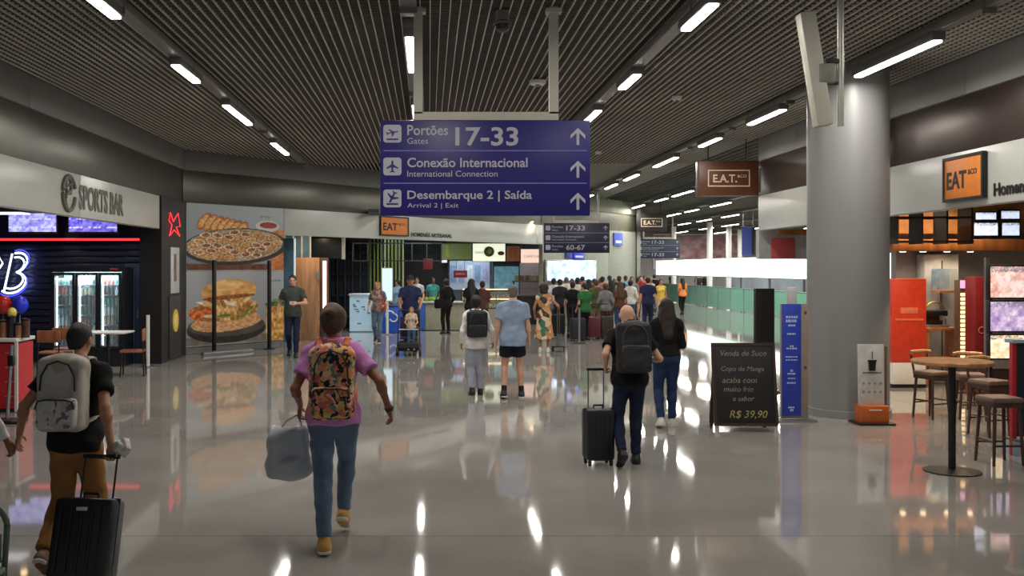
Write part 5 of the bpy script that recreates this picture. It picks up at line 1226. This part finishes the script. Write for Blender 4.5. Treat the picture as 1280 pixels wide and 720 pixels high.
for z, w, h in ((1.36, .15, .03), (1.31, .15, .035), (1.25, .09, .022), (1.14, .12, .022), (.98, .05, .02), (.95, .14, .02), (.84, .15, .014), (.80, .15, .014), (.66, .03, .03), (.62, .11, .02), (.56, .1, .014), (.5, .12, .02), (.18, .09, .02), (.145, .04, .03)):
    rr = random.Random(int(z * 100)); m = MB(); x = -w / 2
    while x < w / 2 - .008:
        d = min(rr.uniform(.012, .035), w / 2 - x); m.box((-W / 2 + .128 + x + d / 2, -.0115, z), (d, .003, h)); x += d + .008
    tag(m.make('text_line', TT, bl), kind='stuff')
for z in (1.42, .7): MB().box((W / 2 - .04, .005, z), (.025, .01, .03)).make('button', M('button_red', (110, 40, 50), .4), t)
MB().box((-.03, .05, 1.63), (.13, .05, .24), bev=.01).make('top_box', M('totem_white', (196, 198, 194), .4), t)
t = thing('price_stand', 'white price stand with a cup picture and an orange base by the column', 'stand', (PX(1091.5, 12.75), 12.75, 0)); 
MB().box((0, .05, .62), (.33, .03, .8), bev=.004).make('panel', M('stand_white', (200, 198, 194), .45), t, rot=(-.03, 0, 0)); MB().box((0, .04, .13), (.35, .22, .22), bev=.01).make('base_box', M('stand_orange', (184, 92, 36), .45, var=.15), t); MB().box((0, .04, .012), (.46, .36, .024), bev=.004).make('foot', BLACKM, t); MB().box((.19, .06, .5), (.02, .03, .98)).make('side_post', M('stand_post', (110, 84, 68), .5), t)
m = MB(); m.prism([(-.05, .8), (-.04, .68), (.04, .68), (.05, .8)], .03, .034); m.box((0, .03, .81), (.115, .006, .02)); m.make('cup_picture', INK, t, loc=(0, -.004, .0)); MB().box((0, .026, .88), (.008, .006, .1)).make('straw_picture', INK, t)
for i in range(2):
    for k in range(4): MB().box((-.11 + k * .073, .03, .52 - i * .11), (.03, .006, .03), bev=.001).make('printed_mark', M('mark_grey', (150, 140, 130), .5), t)
MB().box((0, .03, .655), (.24, .006, .014)).make('text_line', M('mark_dark', (70, 64, 60), .5), t); MB().box((0, -.074, .19), (.16, .006, .012)).make('text_line', WHITE, t)
D = 9.0
t = thing('hanging_monitor', 'slanted cream flat monitor on a pole near the upper right', 'monitor', (PX(1046, D), D, 3.27))
pm = MB(); pm.box((0, .1, .55), (.15, .14, 1.05), bev=.02); pm.make('panel', CREAM, t, rot=(0, R(-9), 0), loc=(-.08, 0, 0)); MB().cyl((.075, .1, .03), (.075, .1, 1.46), .03, seg=16).make('pole', M('pole_pale', (188, 186, 178), .35, metal=.3), t)
MB().box((-.07, .1, .5), (.16, .16, .18), bev=.02).make('bracket', M('bracket_grey', (140, 138, 130), .4), t); MB().box((.0, .1, .62), (.12, .05, .04), bev=.006).make('arm', DARK, t); MB().box((.0, .1, .42), (.1, .05, .03), bev=.006).make('arm', DARK, t); MB().box((.075, .1, 1.45), (.14, .14, .03)).make('ceiling_flange', CREAM, t)
# ceiling bits
D = 10.5; t = thing('dome_camera', 'grey ceiling dome camera right of the large blue sign', 'camera', (PX(628, D), D, 4.52))
MB().cyl((0, 0, .06), (0, 0, .19), .07, seg=20).make('mount', M('cam_grey', (120, 118, 114), .4), t); m = MB(); m.ball((0, 0, .04), .085, 20, (1, 1, .9)); m.make('dome', M('cam_dome', (34, 32, 32), .12), t); MB().lathe([(.095, .045), (.095, .07)], seg=24).make('ring', M('cam_grey', ()), t)
for px, D, l in ((672, 14.3, 'flat white sensor plate on the ceiling above the sign posts'), (846, 15.6, 'small round ceiling detector between the right rails'), (248, 14.2, 'small ceiling detector beside the leftmost rail'), (748, 23, 'small far ceiling detector right of the large blue sign')):
    t = thing('ceiling_detector', l, 'detector', (PX(px, D), D, 4.63)); r = .12 if px == 672 else .075
    MB().lathe([(r * .8, 0), (r, .02), (r, .06)], seg=20).make('body', WHITE, t); MB().lathe([(r * .3, -.02), (r * .3, .0)], seg=14).make('lens', M('cam_grey', ()), t)
# ------------------------------------------------------------------ people and their luggage
def jeans(n, c): return M(n, c, .85, var=.3, scale=5, bump=.4, bscale=24, spec=.2)
BLK = cloth('black_cloth', (24, 24, 26)); JEAN = jeans('blue_jeans', (98, 117, 140)); DJEAN = jeans('dark_jeans', (34, 40, 62)); MJEAN = jeans('mid_jeans', (40, 56, 90))
SHB = M('shoe_black', (30, 28, 30), .5); SHW = M('shoe_white', (206, 204, 198), .5); SOLW = M('sole_white', (220, 216, 208), .6); SOLB = M('sole_black', (20, 20, 20), .7); SHY = M('shoe_yellow', (204, 158, 72), .6)
HANDLE = M('handle_metal', (120, 120, 124), .3, metal=.8); CASEB = M('case_black', (26, 26, 29), .45, var=.2, scale=14); WHEELB = M('wheel_black', (16, 16, 17), .6)

# man with the beige backpack and the black trolley case
D = 6.6; pX = PX(95, D)
P1 = person('man in black t-shirt and mustard trousers with beige backpack, pulling a black case, left', pX, D, -.08, 1.64, h=.008, sk='tan', feet=((-.12, -.24, .0, 38), (.09, .20, 0, 0)),
            hands=((-.41, .0, .945), (.32, -.17, .915)), lean=4, fat=1.02, top=('tee', BLK), bottom=('loose', cloth('mustard_cloth', (152, 106, 60))), shoes=(M('shoe_tan', (120, 86, 70), .6), SOLW), hair=('short', 'black'), head=(12, -6), curl=(22, 52), palm=(None, (-.2, -1, .1)), handdir=(None, (.1, -.1, -1)))
backpack('beige and white school backpack worn by the man in the black t-shirt', P1, 1.0, .33, .50, .17, pattern('bag_beige', [(176, 168, 152), (186, 180, 166), (170, 162, 146), (192, 186, 174)], 9), pattern('bag_marble', [(196, 190, 182), (206, 200, 192), (120, 112, 106), (186, 178, 170), (204, 198, 190)], 22), M('bag_strap_beige', (186, 180, 160), .7), M('bag_dark', (46, 42, 40), .6), pocket_h=.42)
kt = thing('bag_charm', 'small lime green tag at the top of the beige backpack', 'tag', local_pt(P1, P1.T(0, -.235, 1.475)), P1.rot)
m = MB(); m.box((0, 0, 0), (.07, .012, .02), bev=.004); m.make('ribbon', M('lime_ribbon', (160, 200, 80), .5), kt); MB().box((.03, -.004, -.02), (.02, .01, .05), bev=.003).make('tail', M('lime_ribbon', ()), kt)
gx = local_pt(P1, P1.hand[1][0]); print('P1 hand', gx)
suitcase('black trolley case pulled by the man with the beige backpack', gx[0] - .09, gx[1] - .30, -.12, .38, .50, .22, CASEB, WHEELB, M('handle_black', (30, 30, 32), .4), .82, tilt=16, logo=M('badge_pale_case', (206, 204, 198), .4), z=.022)
o = solid_obj('crumpled_napkin', [rbx((.01, 0, .045), (.05, .03, .035), .008, rotm(20, 30, 40), k=.01), rbx((.03, .01, .07), (.03, .025, .04), .006, rotm(-30, 15, 70), k=.01)], .006, M('napkin', (206, 204, 196), .7, bump=.8, bscale=40), None, folds=.004); o.location = (gx[0] + .055, gx[1] + .02, gx[2] - .0); tag(o, 'crumpled white paper napkin in the hand on the case handle', 'napkin')
P0 = person('person in white sleeve at the left picture edge reaching for the hand of the man', pX - .86, D + .05, -.2, 1.62, True, h=.010, sk='brown', hands=((-.26, .05, .87), (.43, .05, .89)), top=('long', cloth('white_cloth', (230, 228, 224))), bottom=('trousers', JEAN), shoes=(SHW, SOLW), hair=('long', 'brown'), curl=(20, 35))
# chair back at the lower left
t = thing('metal_chair', 'grey-green metal tube chair cut by the lower left picture corner', 'chair', (PX(-62, 5.4), 5.4, 0), 0)
GT = M('chair_tube', (92, 106, 92), .4, metal=.3)
tx = PX(9, 5.4) - t.location.x
m = MB(); m.tube([(-tx, .0, .30)] + arc((-tx + .12, .0, .60), .12, 180, 90, 6) + arc((tx - .12, .0, .60), .12, 90, 0, 6) + [(tx - .02, 0, .30)], .018, 10); m.make('back_frame', GT, t)
MB().box((0, .0, .48), (tx * 1.8, .012, .16), bev=.004).make('backrest', M('chair_seat', (120, 130, 118), .5), t); MB().box((0, -.24, .37), (tx * 2, .46, .03), bev=.01).make('seat', M('chair_seat', ()), t)
for q in (-1, 1):
    for yy in (-.02, -.44): MB().cyl((q * tx * .95, yy, .36), (q * tx * 1.0, yy + (.04 if yy > .1 else -.04), 0), .016, seg=10).make('leg', GT, t)

# woman in the pink t-shirt
D = 7.2; pX = PX(417, D)
P2 = person('woman in pink t-shirt and blue jeans with a colourful patterned backpack, walking away', pX, D, .03, 1.74, True, h=.008, sk='brown', feet=((-.05, -.24, 0, 4), (.055, .28, .015, 28)),
            hands=((-.25, .12, .99), (.395, .02, .975)), lean=3, fat=1.06, top=('tee', cloth('pink_cloth', (200, 132, 196))), bottom=('trousers', JEAN), shoes=(SHY, SOLW), hair=('bun', 'brown'), head=(4, -10), curl=(45, 30), elbow=((-.35, -1, -.1), (.6, -1, -.1)), handdir=((-.1, .3, -.9), None), hem=.90)
BAGCOL = [(36, 34, 36), (226, 140, 90), (238, 172, 130), (226, 150, 104), (196, 100, 96), (206, 180, 100), (30, 32, 34), (90, 130, 124), (236, 204, 172), (40, 36, 38), (222, 130, 84)]
backpack('colourful orange and black patterned backpack worn by the woman in pink', P2, .93, .32, .51, .16, pattern('bag_tropic', BAGCOL, 34, stretch=(1, 1, .6)), pattern('bag_tropic', BAGCOL), M('bag_strap_orange', (214, 112, 66), .7), M('bag_dark2', (40, 34, 32), .6), pocket_h=.42, shape=.06)
h0 = local_pt(P2, P2.hand[0][0])
t = thing('carrier_bag', 'translucent grey plastic carrier bag in the left hand of the woman in pink', 'bag', (h0[0] - .09, h0[1] - .02, h0[2] - .47), .15)
GB = M('plastic_grey', (172, 178, 184), .3, var=.12, bump=.5, bscale=9, scale=4)
solid_obj('bag_body', [rbx((0, 0, .20), (.155, .075, .19), .05, k=.03), ell((0, 0, .10), (.17, .095, .10), k=.05)], .010, GB, t, folds=.006)
for yy in (-.03, .03):
    m = MB(); m.tube([(-.07, yy, .36), (-.02, yy * .6, .43), (.06, yy * .3, .475), (.09, yy * .6, .42), (.10, yy, .36)], .007, 6); m.make('bag_handle', GB, t)
wr = local_pt(P2, P2.arms[1][2]); t = thing('wristwatch', 'dark wristwatch on the right wrist of the woman in pink', 'watch', wr, P2.rot)
m = MB(); d_ = nrm(P2.arms[1][2] - P2.arms[1][1]); m.cyl(tuple(-d_ * .012), tuple(d_ * .012), .031, seg=18); m.make('strap', M('watch_black', (26, 24, 24), .4), t); m = MB(); m.box((.03, 0, 0), (.012, .034, .034), bev=.004); m.make('dial', M('watch_dial', (70, 70, 74), .2), t)

# bald man and the woman with long hair
D = 10.1; pX = PX(787, D)
P3 = person('bald man in black t-shirt with a large black backpack beside a black trolley case', pX, D, .02, 1.63, h=.010, sk='light', feet=((-.13, -.22, 0, 40), (.09, .10, 0, 0)), hands=((-.25, .06, 1.06), (.27, .24, 1.12)), lean=9, fat=1.1, top=('tee', BLK), bottom=('trousers', DJEAN), shoes=(SHB, SOLB), hair=(None, None), head=(22, -6), elbow=((-.4, -1, -.2), (.5, -1, -.4)), curl=(55, 30), hem=.88)
backpack('large black backpack worn by the bald man', P3, .98, .36, .53, .20, M('bag_black', (22, 22, 24), .6, var=.15), M('bag_black2', (28, 28, 31), .6), M('bag_strap_black', (26, 26, 28), .7), M('bag_zip_grey', (60, 60, 62), .5), pocket_h=.5)
g3 = local_pt(P3, P3.hand[0][0])
suitcase('black trolley case standing upright at the left hand of the bald man', g3[0] - .10, g3[1] - .09, .12, .29, .52, .24, M('case_black2', (26, 26, 28), .5, var=.2), WHEELB, HANDLE, g3[2] + .01)
D = 12.5; pX = PX(833, D)
P4 = person('woman with long brown hair in black top and blue jeans beside the bald man', pX, D, -.06, 1.62, True, h=.011, sk='light', feet=((-.09, -.10, 0, 12), (.09, .08, 0, 0)), hands=((-.12, .22, 1.12), (.14, .22, 1.10)), top=('long', BLK), bottom=('trousers', MJEAN), shoes=(SHW, SOLW), hair=('long', 'darkbrown'), hem=.98, fat=1.0)
# couple in the middle
D = 15.3
P5 = person('grey-haired man in light blue shirt and dark shorts, walking away', PX(641, D), D, .0, 1.74, h=.012, sk='light', feet=((-.14, -.05, 0, 6), (.14, .08, 0, 0)), top=('polo', cloth('blue_grey_cloth', (146, 164, 190))), bottom=('shorts', cloth('navy_shorts', (30, 32, 44))), shoes=(SHB, SOLW), hair=('short', 'grey'), fat=1.14, hem=.80, socks=M('sock_black', (30, 30, 30), .9))
D = 15.7
P6 = person('woman in loose white top and pale trousers with a small black backpack', PX(595, D), D, .05, 1.56, True, h=.012, sk='brown', feet=((-.07, -.04, 0, 5), (.08, .05, 0, 0)), hands=((-.25, .06, .9), (.30, .05, .92)), top=('long', cloth('white_cloth', ())), bottom=('loose', cloth('pale_trousers', (168, 172, 186))), shoes=(SHB, SOLB), hair=('bun', 'black'), fat=1.1, hem=.82, loose=.035)
backpack('small black backpack worn by the woman in the white top', P6, 1.02, .36, .45, .14, M('bag_black', ()), M('bag_black2', ()), M('bag_strap_black', ()), M('bag_zip_grey', ()))
# woman in the patterned dress with a luggage trolley
D = 23.7
DRESS = pattern('dress_print', [(206, 150, 104), (190, 130, 96), (226, 190, 150), (60, 120, 96), (60, 52, 48), (216, 166, 120), (230, 210, 180)], 9)
P7 = person('curly-haired woman in a tan patterned dress holding a slim pole trolley', PX(680, D), D, -.25, 1.62, True, h=.014, sk='tan', hands=((-.25, .1, .92), (.34, .25, 1.14)), top=('dress', DRESS), bottom=(None, None), shoes=(SHW, SOLW), hair=('curly', 'darkbrown'), hem=.35, curl=(25, 60))
g7 = local_pt(P7, P7.hand[1][0])
t = thing('pole_trolley', 'slim folding pole trolley held by the woman in the patterned dress', 'trolley', (g7[0], g7[1], 0))
for q in (-.025, .025): MB().cyl((q, 0, .12), (q, 0, g7[2]), .011, seg=8).make('tube', HANDLE, t)
MB().box((0, 0, g7[2]), (.12, .03, .03), bev=.008).make('grip', WHEELB, t); MB().box((0, -.05, .12), (.3, .24, .03), bev=.006).make('platform', WHEELB, t)
for q in (-.14, .14): MB().cyl((q - .015, 0, .065), (q + .015, 0, .065), .065, seg=16).make('wheel', WHEELB, t)
for q in (-.12, .12): MB().cyl((q, -.14, .0), (q, -.14, .12), .012, seg=8).make('foot', HANDLE, t)
# people coming towards the camera
D = 22.4
P8 = person('man in dark grey t-shirt and navy jeans walking towards the camera by the posters', PX(366, D), D, math.pi + .05, 1.84, h=.012, sk='light', feet=((-.08, .16, 0, 0), (.08, -.18, 0, 25)), hands=((-.1, .27, 1.14), (.33, -.02, .92)), top=('tee', cloth('charcoal_cloth', (72, 76, 74))), bottom=('trousers', DJEAN), shoes=(SHB, SOLB), hair=('short', 'darkbrown'), head=(6, 0), elbow=((-.8, -.6, -.2), None))
h8 = local_pt(P8, P8.hand[0][0]); t = thing('mobile_phone', 'pale phone in the hand of the man in the grey t-shirt', 'phone', h8, .2)
MB().box((0, 0, .01), (.15, .012, .075), bev=.004).make('case', SHW, t); MB().box((0, .007, .01), (.14, .002, .066)).make('screen', BLACKM, t)
D = 26.8
P9 = person('blond woman in patterned top and jeans with a red bag, walking towards the camera', PX(472, D), D, math.pi - .1, 1.64, True, h=.014, sk='light', feet=((-.07, .16, 0, 0), (.08, -.16, 0, 25)), hands=((-.2, .2, 1.05), (.26, .1, .95)), top=('tee', pattern('top_print', [(150, 130, 120), (110, 100, 110), (170, 140, 120), (90, 96, 120)], 10)), bottom=('trousers', JEAN), shoes=(SHB, SOLW), hair=('long', 'blond'))
h9 = local_pt(P9, P9.T(-.2, .08, .92)); t = thing('shoulder_bag', 'small red shoulder bag of the blond woman in jeans', 'bag', h9, P9.rot)
MB().box((0, 0, .1), (.1, .22, .2), bev=.03).make('bag_body', M('bag_red', (180, 60, 44), .5), t); m = MB(); m.tube([(0, -.1, .18), (.04, -.06, .42), (.07, 0, .5), (.04, .08, .42), (0, .1, .18)], .01, 6); m.make('strap', M('bag_red', ()), t)
D = 23.9
P10 = person('man in navy polo shirt and cap pushing a stroller towards the camera', PX(513, D), D, math.pi, 1.82, h=.013, sk='tan', feet=((-.1, .05, 0, 0), (.1, -.15, 0, 15)), hands=((-.22, .36, 1.02), (.22, .36, 1.02)), lean=4, top=('polo', cloth('navy_cloth', (44, 50, 86))), bottom=('trousers', DJEAN), shoes=(SHB, SOLB), hair=('short', 'black'), curl=(60, 60), fat=1.08)
cp = thing('cap', 'dark cap worn by the man pushing the stroller', 'cap', local_pt(P10, P10.hp(0, 0, .03)), P10.rot)
solid_obj('crown', [ell((0, -.008, .0), (.094, .112, .105), k=.01, planes=((V3(0, 0, .0), V3(0, 0, -1)),))], .01, cloth('cap_cloth', (46, 44, 60)), cp, P10.s); solid_obj('peak', [ell((0, .11, .012), (.07, .085, .012), k=.005)], .007, M('cap_cloth', ()), cp, P10.s)
D = 22.9; SX = PX(511, D)
t = thing('stroller', 'black stroller pushed by the man in the navy polo shirt', 'stroller', (SX, D, 0))
SB = M('stroller_black', (28, 28, 32), .6)
for q in (-1, 1):
    m = MB(); m.tube([(q * .24, .50, 1.0), (q * .25, .42, .8), (q * .25, .0, .34), (q * .25, -.30, .14)], .014, 8); m.make('side_tube', SB, t)
    MB().cyl((q * .25, .12, .42), (q * .26, .36, .12), .013, seg=8).make('rear_leg', SB, t)
    for yy, r in ((-.32, .10), (.36, .11)):
        w = MB().cyl((q * .26 - .025, yy, r), (q * .26 + .025, yy, r), r, seg=20).make('wheel', WHEELB, t); MB().cyl((q * .26 - .03, yy, r), (q * .26 + .03, yy, r), r * .45, seg=14).make('hub', M('hub_grey', (110, 110, 114), .4), w)
MB().cyl((-.24, .50, 1.0), (.24, .50, 1.0), .016, seg=8).make('handle_bar', SB, t); MB().box((0, -.02, .40), (.40, .36, .05), bev=.015).make('seat', SB, t); MB().box((0, .2, .62), (.40, .05, .5), bev=.02, rot=None).make('backrest', SB, t); MB().box((0, -.34, .2), (.4, .1, .03), bev=.008).make('footrest', SB, t); MB().box((0, -.02, .21), (.47, .62, .2), bev=.04).make('basket', M('basket_grey', (30, 32, 38), .7), t); MB().cyl((-.22, -.22, .60), (.22, -.22, .60), .014, seg=8).make('bumper_bar', M('bumper_white', (190, 190, 186), .5), t)
CH_ = person('small blond child in a beige top riding in the stroller, facing the camera', SX + .06, D - .06, math.pi, 1.0, True, h=.018, sk='light', feet=((-.1, .34, .0, 0), (.1, .34, .0, 0)), hands=((-.2, .3, 1.02), (.2, .3, 1.02)), top=('tee', pattern('child_print', [(206, 186, 160), (190, 170, 150), (170, 160, 150), (216, 190, 170)], 14)), bottom=('trousers', jeans('child_jeans', (60, 84, 110))), shoes=(SHW, SOLW), hair=('bob', 'blond'), z=.14)

# crowd: a few figures in different poses, copied with clothes of their own
def proto(label, fem, feet, hands, top, bottom, hair, lean=0, **k):
    P = person(label, 0, -40, 0, 1.73, fem, h=.022, feet=feet, hands=hands, lean=lean, top=(top, BLK), bottom=(bottom, BLK), shoes=(SHB, SOLB), hair=(hair, 'black'), **k); return P.root
PROT = {'man_walk': proto('p', False, ((-.1, -.2, 0, 30), (.1, .2, 0, 0)), (None, None), 'tee', 'trousers', 'short'),
        'man_stand': proto('p', False, STAND, ((-.22, .12, .92), (.15, .28, 1.1)), 'tee', 'trousers', 'short', fat=1.08),
        'man_shorts': proto('p', False, ((-.13, .05, 0, 0), (.13, -.03, 0, 5)), (None, (.25, .2, 1.02)), 'tee', 'shorts', 'short'),
        'woman_long': proto('p', True, ((-.08, -.12, 0, 15), (.08, .12, 0, 0)), ((-.15, .2, 1.1), None), 'tee', 'trousers', 'long'),
        'woman_bun': proto('p', True, STAND, ((-.2, .15, 1.0), (.22, .1, .95)), 'long', 'trousers', 'bun'),
        'woman_pony': proto('p', True, ((-.08, .12, 0, 0), (.08, -.12, 0, 15)), (None, None), 'tank', 'trousers', 'pony')}
CLO = {'black': (26, 26, 28), 'white': (214, 212, 206), 'grey': (120, 122, 124), 'green': (46, 104, 58), 'pink': (206, 130, 150), 'red': (150, 46, 48), 'navy': (40, 46, 74), 'teal': (70, 150, 150), 'yellow': (214, 184, 84), 'orange': (226, 138, 74),
       'brown': (92, 62, 52), 'beige': (190, 170, 140), 'denim': (66, 88, 124), 'dark': (40, 40, 46), 'olive': (84, 84, 56), 'lightblue': (150, 180, 206), 'khaki': (140, 122, 92)}
def cl(n): return cloth('crowd_' + n, CLO[n])
HN = {'black': 'black', 'brown': 'brown', 'blond': 'blond', 'grey': 'grey'}
used = set(); NLAB = {}
def crowd(kind, px, D, rot, H, top, bottom, hairc, label, sk='tan', z=0.0):
    src = PROT[kind]
    c = src if kind not in used else dup(src)
    used.add(kind)
    c.location = (PX(px, D), D, z); c.rotation_euler = (0, 0, rot); s = H / 1.73; c.scale = (s, s, s); c['label'] = label; c['group'] = 'people in the crowd at the back'
    for ch in kids(c):
        b = ch.name.split('.')[0]
        if not ch.material_slots: continue
        m = {'shirt': cl(top), 'top': cl(top), 'sweater': cl(top), 'trousers': cl(bottom), 'shorts': cl(bottom), 'hair': hairm(hairc), 'body': skin(sk)}.get(b)
        if m: recolor(ch, [m])
    return c
PI = math.pi
CR = [('woman_bun', 558, 30.3, .5, 1.66, 'black', 'black', 'black', 'woman in black with raised bun standing at the beige counter'),
 ('woman_long', 589, 27.5, .25, 1.70, 'black', 'dark', 'black', 'long-haired person in black before the display case, left of the couple'),
 ('man_stand', 603, 28.6, -.2, 1.62, 'brown', 'dark', 'black', 'person in dark brown right of the long-haired person in black'),
 ('man_stand', 521, 34.2, PI, 1.68, 'white', 'dark', 'black', 'server in white shirt behind the beige counter, left'),
 ('woman_bun', 497, 32.2, PI - .6, 1.62, 'lightblue', 'dark', 'black', 'server in pale blue behind the blue freezer'),
 ('man_walk', 541, 34.6, PI + .4, 1.68, 'teal', 'dark', 'black', 'server in teal behind the beige counter, right'),
 ('woman_long', 775, 29.5, .1, 1.60, 'brown', 'denim', 'brown', 'woman in brown top and blue jeans behind the bald man'),
 ('man_walk', 810, 31.5, -.1, 1.72, 'navy', 'navy', 'black', 'man all in navy walking away behind the long-haired woman'),
 ('woman_pony', 826, 37.0, PI, 1.60, 'yellow', 'beige', 'black', 'woman in yellow top left of the green barrier'),
 ('woman_long', 853, 43.0, .2, 1.58, 'orange', 'black', 'black', 'woman in orange top and black trousers alone on the shiny floor'),
 ('man_stand', 731, 27.6, .4, 1.58, 'green', 'black', 'black', 'person in bright green at the left of the dark queue'),
 ('man_walk', 716, 28.4, -.3, 1.62, 'black', 'dark', 'black', 'person in black next to the slim pole trolley'),
 ('man_shorts', 745, 29.5, .2, 1.66, 'olive', 'khaki', 'brown', 'man in olive shirt and khaki shorts in the queue'),
 ('woman_bun', 757, 28.6, -.2, 1.56, 'grey', 'brown', 'brown', 'woman in grey with brown trousers in the queue'),
 ('man_stand', 700, 30.5, .1, 1.66, 'dark', 'black', 'black', 'tall person in charcoal at the left end of the queue'),
 ('man_walk', 722, 32.5, 0, 1.70, 'white', 'dark', 'black', 'man in white shirt in the second row of the queue'),
 ('woman_long', 736, 33.5, .4, 1.62, 'black', 'black', 'black', 'long-haired woman in black in the second row of the queue'),
 ('man_stand', 753, 33.0, -.3, 1.72, 'pink', 'denim', 'black', 'man in pink shirt and denim in the second row of the queue'),
 ('woman_pony', 768, 34.5, .1, 1.62, 'teal', 'dark', 'brown', 'woman in teal with ponytail behind the woman in brown'),
 ('man_walk', 790, 36.0, PI, 1.70, 'grey', 'navy', 'black', 'man in grey walking towards the camera, left of the man in navy'),
 ('man_stand', 708, 34.6, .2, 1.68, 'white', 'denim', 'grey', 'grey-haired man in white and denim at the far left of the crowd'),
 ('woman_bun', 743, 36.6, 0, 1.6, 'red', 'dark', 'black', 'woman in red sweater below the glowing board'),
 ('man_walk', 762, 38.0, .3, 1.72, 'beige', 'dark', 'black', 'man in beige below the right end of the glowing board'),
 ('man_stand', 782, 39.5, -.2, 1.7, 'lightblue', 'denim', 'brown', 'man in pale blue far back in front of the pale wall'),
 ('woman_long', 798, 41.0, .2, 1.62, 'white', 'black', 'black', 'woman in white and black trousers under the black box sign'),
 ('man_walk', 818, 45.5, 0, 1.72, 'black', 'denim', 'black', 'distant man in black and denim at the left end of the green barrier'),
 ('woman_bun', 806, 48.0, PI, 1.62, 'pink', 'dark', 'brown', 'distant woman in pink under the farthest navy sign'),
 ('man_stand', 796, 52.0, 0, 1.72, 'dark', 'dark', 'black', 'distant man in charcoal under the farthest navy sign'),
 ('man_walk', 840, 66.5, .4, 1.7, 'black', 'dark', 'black', 'distant dark figure behind the green barrier, left one'),
 ('man_stand', 873, 57.8, .2, 1.66, 'dark', 'black', 'black', 'dark figure behind the green barrier, right one'),
 ('woman_bun', 881, 59.0, -.3, 1.64, 'black', 'black', 'black', 'dark figure close beside the right one behind the green barrier'),
 ('woman_pony', 729, 29.8, -.5, 1.60, 'beige', 'denim', 'blond', 'blond woman in beige and denim beside the person in green'),
 ('woman_long', 764, 31.0, .6, 1.62, 'dark', 'olive', 'black', 'long-haired woman in charcoal and olive trousers in the queue'),
 ('man_walk', 703, 37.2, .2, 1.70, 'navy', 'dark', 'black', 'man in navy shirt at the far left of the last row, below the glowing board'),
 ('woman_pony', 715, 36.0, -.2, 1.62, 'lightblue', 'denim', 'brown', 'woman in pale blue with ponytail below the left half of the glowing board'),
 ('man_stand', 728, 35.2, .1, 1.70, 'dark', 'dark', 'black', 'man in charcoal between the man in white and the woman in red'),
 ('woman_long', 751, 35.4, .3, 1.64, 'olive', 'dark', 'brown', 'long-haired woman in olive behind the man in pink'),
 ('man_walk', 774, 36.6, .1, 1.72, 'black', 'dark', 'black', 'tall man in black below the right edge of the glowing board'),
 ('woman_bun', 788, 33.4, -.2, 1.60, 'white', 'denim', 'black', 'woman in white sweater and denim between the woman in brown and the man in navy'),
 ('man_shorts', 801, 38.2, PI, 1.70, 'red', 'khaki', 'black', 'man in red shirt facing the camera behind the man in navy'),
 ('woman_pony', 813, 41.5, .2, 1.62, 'beige', 'black', 'blond', 'distant blond woman in beige left of the woman in yellow'),
 ('man_shorts', 692, 33.0, 0, 1.66, 'white', 'grey', 'black', 'man in white with grey shorts beside the black counter')]
for a in CR: crowd(*a, sk=['tan', 'brown', 'light', 'tan', 'dark'][len(a[8]) % 5])
hb = (PX(558, 30.3) - .2, 30.0, .78); t = thing('shoulder_bag', 'large black shoulder bag of the woman in black at the beige counter', 'bag', hb, .5)
MB().box((0, 0, .14), (.36, .14, .28), bev=.05).make('bag_body', BLK, t); m = MB(); m.tube([(-.12, 0, .26), (-.04, .03, .5), (.08, .08, .62), (.12, .03, .5), (.12, 0, .26)], .012, 6); m.make('strap', BLK, t)
# luggage of the queue
for k, (px, D, c, l) in enumerate(((741, 27.9, (96, 34, 44), 'dark red upright case in the queue beside the person in green'), (722, 27.2, (34, 36, 46), 'navy upright case in the queue, leftmost'), (757, 28.2, (60, 50, 46), 'brown upright case in the queue, right of the dark red one'), (697, 29.4, (26, 26, 28), 'black upright case beside the person in black'))):
    suitcase(l, PX(px, D), D, .2 * k, .4, .58, .26, M('case_q%d' % k, c, .5), WHEELB, HANDLE, .98)
t = thing('queue_post', 'pale queue barrier post in front of the dark queue', 'post', (PX(724, 26.4), 26.4, 0)); MB().cyl((0, 0, .02), (0, 0, .95), .03, seg=12).make('pole', STEEL, t); MB().lathe([(.17, 0), (.17, .02), (.05, .035)], seg=20).make('base', BLACKM, t); MB().cyl((0, 0, .95), (0, 0, 1.0), .038, seg=12).make('belt_head', BLACKM, t)
